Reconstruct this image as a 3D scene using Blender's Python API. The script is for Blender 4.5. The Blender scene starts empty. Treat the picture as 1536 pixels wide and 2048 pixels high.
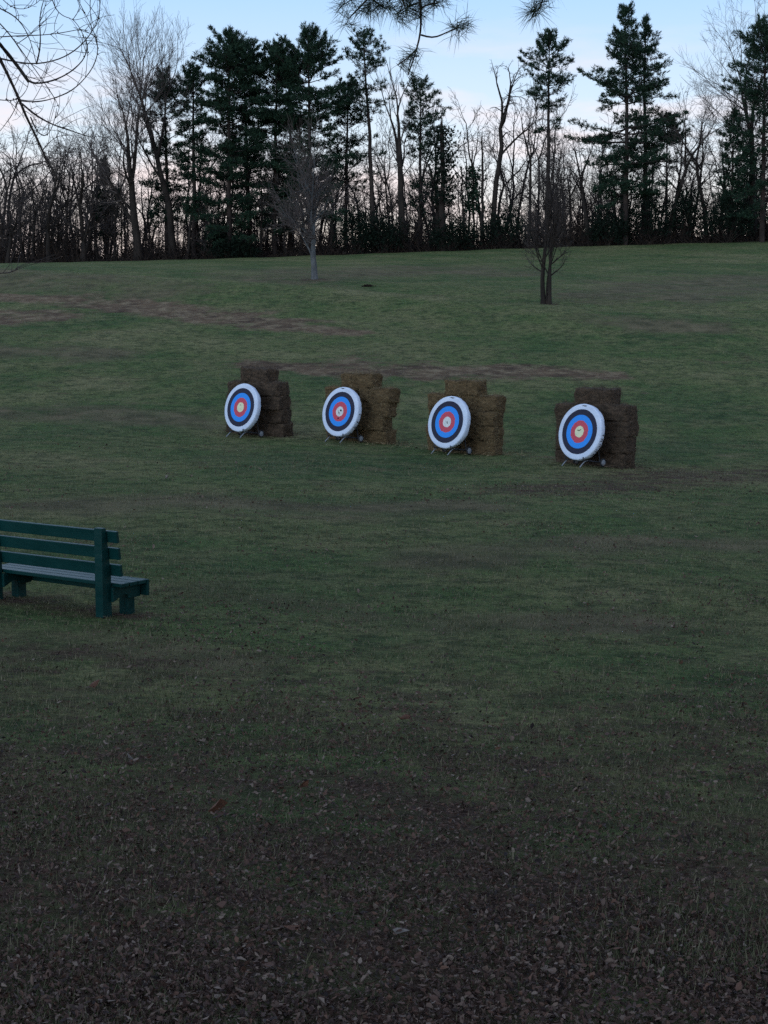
import bpy, math, random
import numpy as np
from mathutils import Vector, Matrix, noise as mnoise

# ------------------------------------------------------------------ camera, world, sun, exposure
SC = bpy.context.scene
COL = SC.collection
CAM_H, FOC, HOR = 1.65, 3186.0, 650.0            # eye height, focal length and horizon row in photo pixels (1536 x 2048)
PITCH = math.atan((1024.0 - HOR) / FOC)
cam_d = bpy.data.cameras.new('camera')
cam = bpy.data.objects.new('camera', cam_d)
COL.objects.link(cam)
cam.location = (0, 0, CAM_H)
cam.rotation_euler = (math.pi / 2 - PITCH, 0, 0)
cam_d.sensor_fit = 'VERTICAL'
cam_d.sensor_height = 36.0
cam_d.lens = 36.0 * FOC / 2048.0
cam_d.clip_start = 0.1
cam_d.clip_end = 6000
SC.camera = cam

SUN_EL, SUN_AZ = math.radians(9), math.radians(215)      # azimuth clockwise from +Y: behind the camera, to the left
wld = bpy.data.worlds.new('World')
SC.world = wld
wld.use_nodes = True
wn, wl = wld.node_tree.nodes, wld.node_tree.links
wn.clear()


def wnode(t, **kw):
    n = wn.new(t)
    for k, v in kw.items():
        setattr(n, k, v)
    return n


w_out = wnode('ShaderNodeOutputWorld')
w_bg = wnode('ShaderNodeBackground')
w_bg.inputs['Strength'].default_value = 0.1
sky = wnode('ShaderNodeTexSky', sky_type='NISHITA')
sky.sun_disc = False
sky.sun_elevation = SUN_EL
sky.sun_rotation = SUN_AZ
sky.air_density, sky.dust_density, sky.ozone_density = 1.0, 0.6, 1.5
geo = wnode('ShaderNodeTexCoord')
sep = wnode('ShaderNodeSeparateXYZ')
wl.new(geo.outputs['Generated'], sep.inputs[0])
ramp = wnode('ShaderNodeValToRGB')                        # afterglow: warm pale horizon to clear blue overhead
er = ramp.color_ramp
stops = [(0.0, (1.12, 0.78, 0.56)), (0.03, (1.22, 0.96, 0.78)), (0.065, (1.13, 1.05, 1.0)), (0.115, (0.85, 0.99, 1.14)),
         (0.20, (0.50, 0.79, 1.18)), (0.45, (0.44, 0.62, 0.94)), (1.0, (0.40, 0.52, 0.75))]
er.elements[0].position, er.elements[0].color = stops[0][0], (*stops[0][1], 1)
er.elements[1].position, er.elements[1].color = stops[-1][0], (*stops[-1][1], 1)
for p_, c_ in stops[1:-1]:
    e_ = er.elements.new(p_)
    e_.color = (*c_, 1)
wl.new(sep.outputs['Z'], ramp.inputs[0])
gain = wnode('ShaderNodeMixRGB', blend_type='MULTIPLY')
gain.inputs[0].default_value = 1
gain.inputs[2].default_value = (10, 10, 10, 1)
wl.new(ramp.outputs[0], gain.inputs[1])
mixs = wnode('ShaderNodeMixRGB')
mixs.inputs[0].default_value = 0.88
wl.new(sky.outputs[0], mixs.inputs[1])
wl.new(gain.outputs[0], mixs.inputs[2])
# thin banded clouds low over the trees
mp = wnode('ShaderNodeMapping')
mp.inputs['Scale'].default_value = (7.0, 7.0, 34.0)
mp.inputs['Location'].default_value = (3.1, 0.4, 1.3)
wl.new(geo.outputs['Generated'], mp.inputs[0])
cn = wnode('ShaderNodeTexNoise')
cn.inputs['Scale'].default_value = 1.0
cn.inputs['Detail'].default_value = 6
cn.inputs['Roughness'].default_value = 0.55
wl.new(mp.outputs[0], cn.inputs['Vector'])
cr = wnode('ShaderNodeMapRange')
cr.inputs['From Min'].default_value = 0.47
cr.inputs['From Max'].default_value = 0.66
wl.new(cn.outputs[0], cr.inputs['Value'])
lo = wnode('ShaderNodeMapRange')
lo.inputs['From Min'].default_value = 0.19
lo.inputs['From Max'].default_value = 0.12
wl.new(sep.outputs['Z'], lo.inputs['Value'])
mm = wnode('ShaderNodeMath', operation='MULTIPLY')
wl.new(cr.outputs[0], mm.inputs[0])
wl.new(lo.outputs[0], mm.inputs[1])
mm2 = wnode('ShaderNodeMath', operation='MULTIPLY')
mm2.inputs[1].default_value = 0.8
wl.new(mm.outputs[0], mm2.inputs[0])
mixc = wnode('ShaderNodeMixRGB')
mixc.inputs[2].default_value = (11.0, 9.2, 9.1, 1)
wl.new(mm2.outputs[0], mixc.inputs[0])
wl.new(mixs.outputs[0], mixc.inputs[1])
wl.new(mixc.outputs[0], w_bg.inputs[0])
wl.new(w_bg.outputs[0], w_out.inputs[0])

sun_d = bpy.data.lights.new('sun', 'SUN')
sun_d.energy = 1.5
sun_d.angle = math.radians(40)
sun_d.color = (0.62, 0.81, 1.0)
sun = bpy.data.objects.new('sun', sun_d)
COL.objects.link(sun)
sdir = Vector((math.sin(SUN_AZ) * math.cos(SUN_EL), math.cos(SUN_AZ) * math.cos(SUN_EL), math.sin(SUN_EL)))
sun.rotation_euler = sdir.to_track_quat('Z', 'Y').to_euler()
sun.location = (0, 0, 30)

SC.view_settings.view_transform = 'Standard'
SC.view_settings.look = 'None'
SC.view_settings.exposure = 0.0
SC.view_settings.gamma = 1.0
SC.view_settings.use_curve_mapping = False
SC.render.engine = 'CYCLES'
SC.cycles.max_bounces = 4
SC.cycles.diffuse_bounces = 2
SC.cycles.glossy_bounces = 2
SC.cycles.transparent_max_bounces = 4
SC.cycles.use_denoising = False

# ------------------------------------------------------------------ helpers
rng = np.random.default_rng(7)
RND = random.Random(11)


def mat(name, col, rough=0.85, col2=None, scale=8.0, detail=4.0, island=None, spec=0.3, bump=0.0, bscale=None, stretch=None,
        trans=None, metal=0.0, sheen=None):
    """Principled material: colour noise between col and col2, optional per-island colour list, optional bump."""
    m = bpy.data.materials.new(name)
    m.use_nodes = True
    nt = m.node_tree
    b = nt.nodes['Principled BSDF']
    b.inputs['Roughness'].default_value = rough
    b.inputs['Metallic'].default_value = metal
    b.inputs['Specular IOR Level'].default_value = spec
    b.inputs['Base Color'].default_value = (*col, 1)
    tc = nt.nodes.new('ShaderNodeTexCoord')
    src = tc.outputs['Object']
    if stretch:
        mpn = nt.nodes.new('ShaderNodeMapping')
        mpn.inputs['Scale'].default_value = stretch
        nt.links.new(src, mpn.inputs[0])
        src = mpn.outputs[0]
    last = None
    if col2 is not None:
        n = nt.nodes.new('ShaderNodeTexNoise')
        n.inputs['Scale'].default_value = scale
        n.inputs['Detail'].default_value = detail
        nt.links.new(src, n.inputs['Vector'])
        r = nt.nodes.new('ShaderNodeValToRGB')
        r.color_ramp.elements[0].position, r.color_ramp.elements[0].color = 0.32, (*col, 1)
        r.color_ramp.elements[1].position, r.color_ramp.elements[1].color = 0.68, (*col2, 1)
        nt.links.new(n.outputs[0], r.inputs[0])
        last = r.outputs[0]
    if island:
        g = nt.nodes.new('ShaderNodeNewGeometry')
        r = nt.nodes.new('ShaderNodeValToRGB')
        r.color_ramp.interpolation = 'LINEAR'
        els = r.color_ramp.elements
        els[0].position, els[0].color = 0.0, (*island[0], 1)
        els[1].position, els[1].color = 1.0, (*island[-1], 1)
        for i, c in enumerate(island[1:-1], 1):
            e = els.new(i / (len(island) - 1))
            e.color = (*c, 1)
        nt.links.new(g.outputs['Random Per Island'], r.inputs[0])
        if last is None:
            last = r.outputs[0]
        else:
            mx = nt.nodes.new('ShaderNodeMixRGB')
            mx.inputs[0].default_value = 0.5
            nt.links.new(last, mx.inputs[1])
            nt.links.new(r.outputs[0], mx.inputs[2])
            last = mx.outputs[0]
    if last is not None:
        nt.links.new(last, b.inputs['Base Color'])
    if bump:
        n = nt.nodes.new('ShaderNodeTexNoise')
        n.inputs['Scale'].default_value = bscale or scale * 3
        n.inputs['Detail'].default_value = 5
        nt.links.new(src, n.inputs['Vector'])
        bp = nt.nodes.new('ShaderNodeBump')
        bp.inputs['Strength'].default_value = bump
        bp.inputs['Distance'].default_value = 0.03
        nt.links.new(n.outputs[0], bp.inputs['Height'])
        nt.links.new(bp.outputs[0], b.inputs['Normal'])
    return m


class MB:
    """Collects triangles and quads as numpy arrays and links them as one mesh object."""

    def __init__(s):
        s.v, s.q, s.t, s.n = [], [], [], 0

    def add(s, v, q=None, t=None):
        v = np.asarray(v, np.float32).reshape(-1, 3)
        if q is not None and len(q):
            s.q.append(np.asarray(q, np.int32).reshape(-1, 4) + s.n)
        if t is not None and len(t):
            s.t.append(np.asarray(t, np.int32).reshape(-1, 3) + s.n)
        s.v.append(v)
        s.n += len(v)

    def tubes(s, brs, k):
        """brs: list of (points n x 3, radii n); vectorised over branches with equal n."""
        by = {}
        for p, r in brs:
            by.setdefault(len(p), []).append((p, r))
        ang = np.arange(k) * 2 * np.pi / k
        ca, sa = np.cos(ang), np.sin(ang)
        for n, lst in by.items():
            P = np.array([a for a, _ in lst], np.float64)
            R = np.array([b for _, b in lst], np.float64)
            m = len(P)
            T = np.empty_like(P)
            T[:, 1:-1] = P[:, 2:] - P[:, :-2] if n > 2 else T[:, 1:-1]
            T[:, 0] = P[:, 1] - P[:, 0]
            T[:, -1] = P[:, -1] - P[:, -2]
            T /= np.linalg.norm(T, axis=2, keepdims=True) + 1e-9
            D = P[:, -1] - P[:, 0]
            D /= np.linalg.norm(D, axis=1, keepdims=True) + 1e-9
            ref = np.where(np.abs(D[:, 2:3]) > 0.8, np.array([[1.0, 0.13, 0]]), np.array([[0.1, 0.05, 1.0]]))
            N = np.cross(T, ref[:, None, :])
            N /= np.linalg.norm(N, axis=2, keepdims=True) + 1e-9
            B = np.cross(T, N)
            V = P[:, :, None, :] + R[:, :, None, None] * (N[:, :, None, :] * ca[None, None, :, None] + B[:, :, None, :] * sa[None, None, :, None])
            i = np.arange(m)[:, None, None] * n * k
            a = np.arange(n - 1)[None, :, None] * k
            j = np.arange(k)[None, None, :]
            j2 = (j + 1) % k
            Q = np.stack(np.broadcast_arrays(i + a + j, i + a + j2, i + a + k + j2, i + a + k + j), -1)
            s.add(V.reshape(-1, 3), q=Q.reshape(-1, 4))

    def box(s, lo_, hi_, M=None):
        (x0, y0, z0), (x1, y1, z1) = lo_, hi_
        v = np.array([(x0, y0, z0), (x1, y0, z0), (x1, y1, z0), (x0, y1, z0), (x0, y0, z1), (x1, y0, z1), (x1, y1, z1), (x0, y1, z1)])
        s.add(v, q=[(0, 3, 2, 1), (4, 5, 6, 7), (0, 1, 5, 4), (1, 2, 6, 5), (2, 3, 7, 6), (3, 0, 4, 7)])

    def mesh(s, name, m, smooth=False):
        me = bpy.data.meshes.new(name)
        v = np.concatenate(s.v)
        me.vertices.add(len(v))
        me.vertices.foreach_set('co', v.ravel())
        idx, tot = [], []
        if s.q:
            q = np.concatenate(s.q)
            idx.append(q.ravel())
            tot.append(np.full(len(q), 4))
        if s.t:
            t = np.concatenate(s.t)
            idx.append(t.ravel())
            tot.append(np.full(len(t), 3))
        idx, tot = np.concatenate(idx).astype(np.int32), np.concatenate(tot).astype(np.int32)
        me.loops.add(len(idx))
        me.loops.foreach_set('vertex_index', idx)
        me.polygons.add(len(tot))
        st = np.zeros(len(tot), np.int32)
        st[1:] = np.cumsum(tot)[:-1]
        me.polygons.foreach_set('loop_start', st)
        me.polygons.foreach_set('loop_total', tot)
        me.polygons.foreach_set('use_smooth', np.full(len(tot), smooth))
        me.update(calc_edges=True)
        me.validate()
        me.materials.append(m)
        return me

    def build(s, name, m, parent=None, smooth=False):
        return link(name, s.mesh(name, m, smooth), parent)


def link(name, data, parent=None):
    o = bpy.data.objects.new(name, data)
    COL.objects.link(o)
    if parent:
        o.parent = parent
    return o


def tag(o, label=None, cat=None, group=None, kind=None):
    for k, v in (('label', label), ('category', cat), ('group', group), ('kind', kind)):
        if v:
            o[k] = v
    return o


def thing(name, loc, label, cat, group=None, rz=0.0):
    o = link(name, None)
    o.location = loc
    o.rotation_euler = (0, 0, rz)
    return tag(o, label, cat, group)


def bevel_box(name, lo_, hi_, m, parent, bev=0.006):
    b = MB()
    b.box(lo_, hi_)
    o = b.build(name, m, parent)
    md = o.modifiers.new('bevel', 'BEVEL')
    md.width, md.segments = bev, 2
    return o


def copy_tree(o, parent=None):
    c = o.copy()
    COL.objects.link(c)
    c.parent = parent
    for ch in list(o.children):
        copy_tree(ch, c)
    return c


# ------------------------------------------------------------------ terrain
KY = np.array([-400, -60, -10, 0, 5, 10, 15, 25, 34.6, 38, 40.6, 46, 53, 60, 66, 72, 77, 84, 95, 120, 150, 166, 190, 240, 400, 900, 5000.])
KZ = np.array([0.6, 0.6, 0.2, 0, -.60, -.93, -1.15, -1.33, -1.36, -1.33, -1.27, -.85, -.1, .85, 1.68, 2.50, 2.98, 3.62, 4.45, 6.2, 8.3, 8.9, 8.5, 5.5, 0, -8, -30.])


def _pchip(x, y):
    h = np.diff(x)
    d = np.diff(y) / h
    m = np.zeros_like(y)
    m[0], m[-1] = d[0], d[-1]
    for i in range(1, len(x) - 1):
        if d[i - 1] * d[i] > 0:
            w1, w2 = 2 * h[i] + h[i - 1], h[i] + 2 * h[i - 1]
            m[i] = (w1 + w2) / (w1 / d[i - 1] + w2 / d[i])
    return m


KM = _pchip(KY, KZ)


def base_z(y):
    y = np.clip(y, KY[0], KY[-1])
    i = np.clip(np.searchsorted(KY, y) - 1, 0, len(KY) - 2)
    h = KY[i + 1] - KY[i]
    t = (y - KY[i]) / h
    return ((1 + 2 * t) * (1 - t) ** 2 * KZ[i] + t * (1 - t) ** 2 * h * KM[i] + t * t * (3 - 2 * t) * KZ[i + 1] + t * t * (t - 1) * h * KM[i + 1])


def G(x, y):
    """Ground height at plan position (x, y)."""
    x, y = np.asarray(x, float), np.asarray(y, float)
    xs = 45 * np.tanh(x / 45)
    w = np.exp(-((y - 70) / 20.0) ** 2)
    tilt = np.interp(y, [0, 15, 45, 60, 74, 92, 150, 400], [-.02, -.022, -.022, -.045, -.055, -.03, .038, 0.0])
    z = base_z(y + 0.35 * xs * w) + tilt * xs
    ridge = y - (73 - 0.55 * xs)                                            # a low fold in the lawn, crest falling to the right
    z = z + (0.50 - .018 * np.clip(xs, -6, 16)) * np.exp(-(ridge / 4.5) ** 2) - 0.36 * np.exp(-((ridge - 9) / 5.0) ** 2)
    z = z + 0.035 * np.sin(x * .9 + y * .31) * np.sin(y * .43 - x * .2) * np.clip((np.abs(y) + np.abs(x)) / 30, 0, 1)
    return z


def ray(px, row):
    x, u = (px - 768) / FOC, (1024 - row) / FOC
    return np.array([x, math.cos(PITCH) + u * math.sin(PITCH), -math.sin(PITCH) + u * math.cos(PITCH)])


def at(px, row, Y):
    """Point seen at photo pixel (px, row) at depth Y."""
    d = ray(px, row)
    return Vector(d * (Y / d[1])) + Vector((0, 0, CAM_H))


def on(px, Y):
    """Ground point in photo column px at depth Y."""
    x = (px - 768) / FOC * Y * 1.0
    for _ in range(3):
        z = float(G(x, Y))
        depth = Y * math.cos(PITCH) - (z - CAM_H) * math.sin(PITCH)
        x = (px - 768) / FOC * depth
    return Vector((x, Y, float(G(x, Y))))


def hit(px, row):
    """Where the line of sight through (px, row) meets the ground."""
    d = ray(px, row)
    t = np.concatenate([np.arange(2, 60, .05), np.arange(60, 260, .2)])
    P = d[None] * t[:, None] + np.array([0, 0, CAM_H])
    below = P[:, 2] < G(P[:, 0], P[:, 1])
    k = np.argmax(below)
    return Vector(P[k]) if below.any() else None


def axis(dense_lo, dense_hi, step, far, ratio=1.25):
    a = list(np.arange(dense_lo, dense_hi + 1e-6, step))
    s = step
    while a[-1] < far:
        s *= ratio
        a.append(a[-1] + s)
    s = step
    while a[0] > -far:
        s *= ratio
        a.insert(0, a[0] - s)
    return np.array(a)


GX = axis(-24, 24, 0.36, 3000, 1.24)
gy = [2.0]
while gy[-1] < 175:
    gy.append(gy[-1] + 0.09 + 0.0048 * gy[-1])
s_ = 1.0
while gy[-1] < 5000:
    s_ *= 1.2
    gy.append(gy[-1] + s_)
s_ = 0.2
while gy[0] > -2000:
    s_ *= 1.3
    gy.insert(0, gy[0] - s_)
GY = np.array(gy)
XX, YY = np.meshgrid(GX, GY)
ZZ = G(XX, YY)
nx_, ny_ = len(GX), len(GY)
gm = MB()
i0 = (np.arange(ny_ - 1)[:, None] * nx_ + np.arange(nx_ - 1)[None, :]).ravel()
gm.add(np.stack([XX, YY, ZZ], -1).reshape(-1, 3), q=np.stack([i0, i0 + 1, i0 + nx_ + 1, i0 + nx_], -1))


def seg_mask(pts, width):
    """1 on a band along a plan polyline, falling to 0 at its width."""
    best = np.full(XX.shape, 1e9)
    for (a, b, wa, wb) in [(pts[i], pts[i + 1], width[i], width[i + 1]) for i in range(len(pts) - 1)]:
        ax, ay, bx, by = a[0], a[1], b[0], b[1]
        L2 = (bx - ax) ** 2 + (by - ay) ** 2 + 1e-9
        t = np.clip(((XX - ax) * (bx - ax) + (YY - ay) * (by - ay)) / L2, 0, 1)
        d = np.hypot(XX - ax - t * (bx - ax), YY - ay - t * (by - ay)) / (wa + t * (wb - wa))
        best = np.minimum(best, d)
    return np.clip(1.35 - best, 0, 1)


soil = np.zeros(XX.shape)
for pl, wd in ([[(-60, 640), (60, 632), (0, 640)], [2.4, 2.4, 2.4]],
               [[(-40, 592), (120, 602), (300, 617), (460, 638), (600, 655), (720, 668)], [1.3, 1.5, 2.1, 2.1, 1.7, .8]],
               [[(500, 728), (640, 738), (830, 742), (1000, 744), (1220, 752)], [1.0, 1.7, 2.4, 1.9, .9]]):
    P2 = [hit(*p) for p in pl]
    soil = np.maximum(soil, seg_mask([(p.x, p.y) for p in P2], wd))
leafy = np.zeros(XX.shape)
for pl, wd in ([[(1020, 985), (1250, 965), (1450, 950), (1640, 945)], [1.0, 1.9, 2.1, 2.0]],
               [[(-60, 1345), (120, 1300), (330, 1330)], [.5, .5, .4]]):
    P2 = [hit(*p) for p in pl]
    leafy = np.maximum(leafy, 0.95 * seg_mask([(p.x, p.y) for p in P2], wd))
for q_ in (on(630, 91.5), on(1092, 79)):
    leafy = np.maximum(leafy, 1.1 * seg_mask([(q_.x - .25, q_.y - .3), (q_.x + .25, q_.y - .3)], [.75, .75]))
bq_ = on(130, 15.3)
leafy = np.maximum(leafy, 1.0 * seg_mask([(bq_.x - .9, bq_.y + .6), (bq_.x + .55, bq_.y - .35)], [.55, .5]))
leafy = np.maximum(leafy, np.clip((16.0 - YY) / 9.0, 0, 1.15) * np.clip((YY + 40) / 10, 0, 1))
dry = np.zeros(XX.shape)                                     # withered brownish turf, plus hollow shading behind the crest painted in as brown
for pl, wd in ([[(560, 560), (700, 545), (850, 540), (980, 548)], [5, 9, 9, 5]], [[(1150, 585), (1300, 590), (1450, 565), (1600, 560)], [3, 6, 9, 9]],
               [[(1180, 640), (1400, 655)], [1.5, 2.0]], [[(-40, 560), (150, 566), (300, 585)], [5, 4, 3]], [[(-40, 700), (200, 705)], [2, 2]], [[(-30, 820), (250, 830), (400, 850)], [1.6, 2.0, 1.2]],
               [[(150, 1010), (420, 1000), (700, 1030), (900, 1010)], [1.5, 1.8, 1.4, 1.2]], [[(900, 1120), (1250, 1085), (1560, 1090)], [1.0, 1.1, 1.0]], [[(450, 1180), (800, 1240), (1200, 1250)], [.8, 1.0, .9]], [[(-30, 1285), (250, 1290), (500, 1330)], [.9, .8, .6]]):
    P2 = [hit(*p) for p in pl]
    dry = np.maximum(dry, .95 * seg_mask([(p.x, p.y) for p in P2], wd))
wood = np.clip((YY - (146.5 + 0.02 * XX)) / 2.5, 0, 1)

ground_me = None


def nd(nt, t, **kw):
    n = nt.nodes.new(t)
    for k, v in kw.items():
        setattr(n, k, v)
    return n


def ground_material():
    m = bpy.data.materials.new('lawn')
    m.use_nodes = True
    nt = m.node_tree
    L = nt.links.new
    b = nt.nodes['Principled BSDF']
    b.inputs['Roughness'].default_value = 0.95
    b.inputs['Specular IOR Level'].default_value = 0.1
    tc = nd(nt, 'ShaderNodeTexCoord')

    def noi(sc, det=4.0, rough=.55, vec=None):
        n = nd(nt, 'ShaderNodeTexNoise')
        n.inputs['Scale'].default_value = sc
        n.inputs['Detail'].default_value = det
        n.inputs['Roughness'].default_value = rough
        L(vec or tc.outputs['Object'], n.inputs['Vector'])
        return n.outputs[0]

    def rmp(src, stops_):
        r = nd(nt, 'ShaderNodeValToRGB')
        e = r.color_ramp.elements
        e[0].position, e[0].color = stops_[0][0], (*stops_[0][1], 1)
        e[1].position, e[1].color = stops_[-1][0], (*stops_[-1][1], 1)
        for p, c in stops_[1:-1]:
            x = e.new(p)
            x.color = (*c, 1)
        L(src, r.inputs[0])
        return r.outputs[0]

    def mix(f, a, c, bt='MIX'):
        n = nd(nt, 'ShaderNodeMixRGB', blend_type=bt)
        for i, x in ((0, f), (1, a), (2, c)):
            if isinstance(x, (int, float)):
                n.inputs[i].default_value = x
            elif isinstance(x, tuple):
                n.inputs[i].default_value = (*x, 1)
            else:
                L(x, n.inputs[i])
        return n.outputs[0]

    def rng_(src, a, c, lo2=0.0, hi2=1.0):
        n = nd(nt, 'ShaderNodeMapRange')
        n.inputs['From Min'].default_value, n.inputs['From Max'].default_value = a, c
        n.inputs['To Min'].default_value, n.inputs['To Max'].default_value = lo2, hi2
        L(src, n.inputs['Value'])
        return n.outputs[0]

    grass = rmp(noi(0.16, 7, .62), [(.34, (.054, .094, .032)), (.46, (.088, .128, .041)), (.55, (.138, .152, .058)), (.64, (.205, .188, .090))])
    grass = mix(rng_(noi(.75, 6, .68), .42, .64), grass, mix(.55, grass, (.205, .170, .086)))
    grass = mix(rng_(noi(2.6, 6, .72), .46, .60), grass, mix(.65, grass, (.022, .038, .013)))
    grass = mix(rng_(noi(5.5, 4, .7), .58, .70), grass, mix(.55, grass, (.25, .21, .11)))
    grass = mix(.85, grass, rmp(noi(14, 4, .7), [(.25, (.20, .22, .20)), (.5, (.95, 1, .95)), (.8, (2.1, 1.9, 1.7))]), 'MULTIPLY')
    grass = mix(.7, grass, rmp(noi(70, 3, .7), [(.25, (.45, .45, .45)), (.5, (1, 1, 1)), (.8, (1.6, 1.55, 1.5))]), 'MULTIPLY')

    def attr(n_):
        a = nd(nt, 'ShaderNodeAttribute')
        a.attribute_name = n_
        return a.outputs['Fac']

    def broken(a, sc, lo2, hi2):
        s_ = nd(nt, 'ShaderNodeMath', operation='ADD')
        L(attr(a), s_.inputs[0])
        L(rng_(noi(sc, 7, .72), .25, .75, -.85, .85), s_.inputs[1])
        return rng_(s_.outputs[0], lo2, hi2)

    soilc = mix(rng_(noi(1.6, 7, .75), .46, .64), rmp(noi(.6, 7, .7), [(.38, (.070, .042, .028)), (.6, (.165, .106, .064))]), (.28, .205, .125))
    grass = mix(broken('dry', .35, .30, 1.1), grass, rmp(noi(1.1, 6, .7), [(.38, (.080, .070, .036)), (.62, (.185, .148, .082))]))  # withered turf tone, also carrying the painted shade of the far hollow
    col = mix(broken('soil', .55, .34, .85), grass, soilc)
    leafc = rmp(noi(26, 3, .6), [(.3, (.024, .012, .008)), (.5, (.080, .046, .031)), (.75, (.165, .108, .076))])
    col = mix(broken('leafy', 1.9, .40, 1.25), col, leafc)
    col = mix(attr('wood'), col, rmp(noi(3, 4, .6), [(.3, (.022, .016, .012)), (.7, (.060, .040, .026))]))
    L(col, b.inputs['Base Color'])
    bp = nd(nt, 'ShaderNodeBump')
    bp.inputs['Strength'].default_value = .9
    bp.inputs['Distance'].default_value = .06
    hsum = nd(nt, 'ShaderNodeMath', operation='ADD')
    L(noi(9, 5, .7), hsum.inputs[0])
    L(noi(45, 4, .7), hsum.inputs[1])
    L(hsum.outputs[0], bp.inputs['Height'])
    L(bp.outputs[0], b.inputs['Normal'])
    return m


M_LAWN = ground_material()
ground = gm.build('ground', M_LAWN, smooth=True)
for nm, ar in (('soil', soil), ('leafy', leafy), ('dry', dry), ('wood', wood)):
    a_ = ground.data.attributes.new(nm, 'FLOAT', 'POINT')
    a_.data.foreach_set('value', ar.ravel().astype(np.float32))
tag(ground, 'sloping autumn lawn rising to the wood', kind='structure')

# ------------------------------------------------------------------ materials
M_BARK = mat('bark', (.014, .010, .008), .95, (.036, .026, .020), 3.0, 5, bump=.5, bscale=12, stretch=(1, 1, .3))
M_BARK_GREY = mat('grey_bark', (.065, .067, .070), .9, (.135, .135, .135), 5.0, 5, bump=.4, bscale=14, stretch=(1, 1, .4))
M_BARK_PINE = mat('pine_bark', (.020, .014, .012), .95, (.046, .031, .025), 3.0, 5, bump=.5, bscale=12, stretch=(1, 1, .4))
M_TWIG = mat('twig', (.070, .052, .045), .9, island=[(.030, .022, .019), (.052, .039, .035), (.080, .062, .056)])
M_TWIG_PALE = mat('pale_twig', (.13, .10, .09), .9, island=[(.06, .044, .038), (.095, .072, .064), (.14, .11, .10)])
M_NEEDLE = mat('pine_needles', (.03, .06, .03), .7, island=[(.012, .028, .018), (.021, .043, .025), (.036, .062, .034)], spec=.1)
M_NEEDLE_NEAR = mat('near_pine_needles', (.03, .06, .03), .6, island=[(.008, .014, .007), (.015, .025, .011), (.028, .036, .016)], spec=.1)
M_EVERGREEN = mat('evergreen_leaves', (.02, .05, .03), .6, island=[(.006, .010, .007), (.009, .016, .010), (.015, .024, .015)], spec=.08)
M_BRUSH = mat('brush', (.05, .035, .03), .95, island=[(.009, .006, .005), (.017, .011, .009), (.028, .018, .013), (.045, .027, .018)])
M_FARWOOD = mat('far_wood', (.12, .08, .06), .95, island=[(.13, .09, .075), (.18, .12, .095), (.24, .165, .125)])
M_GRASS = mat('grass_blades', (.05, .08, .03), .8, island=[(.036, .052, .019), (.064, .074, .030), (.100, .092, .044), (.145, .120, .066), (.215, .172, .108)], spec=.2)
M_LITTER = mat('leaf_litter', (.06, .04, .03), .75, island=[(.012, .006, .005), (.050, .023, .016), (.088, .042, .028), (.032, .017, .013), (.120, .056, .034), (.064, .036, .028), (.130, .078, .054), (.19, .135, .105)], spec=.35)


# ------------------------------------------------------------------ tree generators
def rot_about(v, axis_, ang):
    c, s = math.cos(ang), math.sin(ang)
    return v * c + np.cross(axis_, v) * s + axis_ * np.dot(axis_, v) * (1 - c)


def unit(v):
    return v / (np.linalg.norm(v) + 1e-9)


def perp(d, R):
    a = R.normal(size=3)
    return unit(np.cross(d, a))


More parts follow.
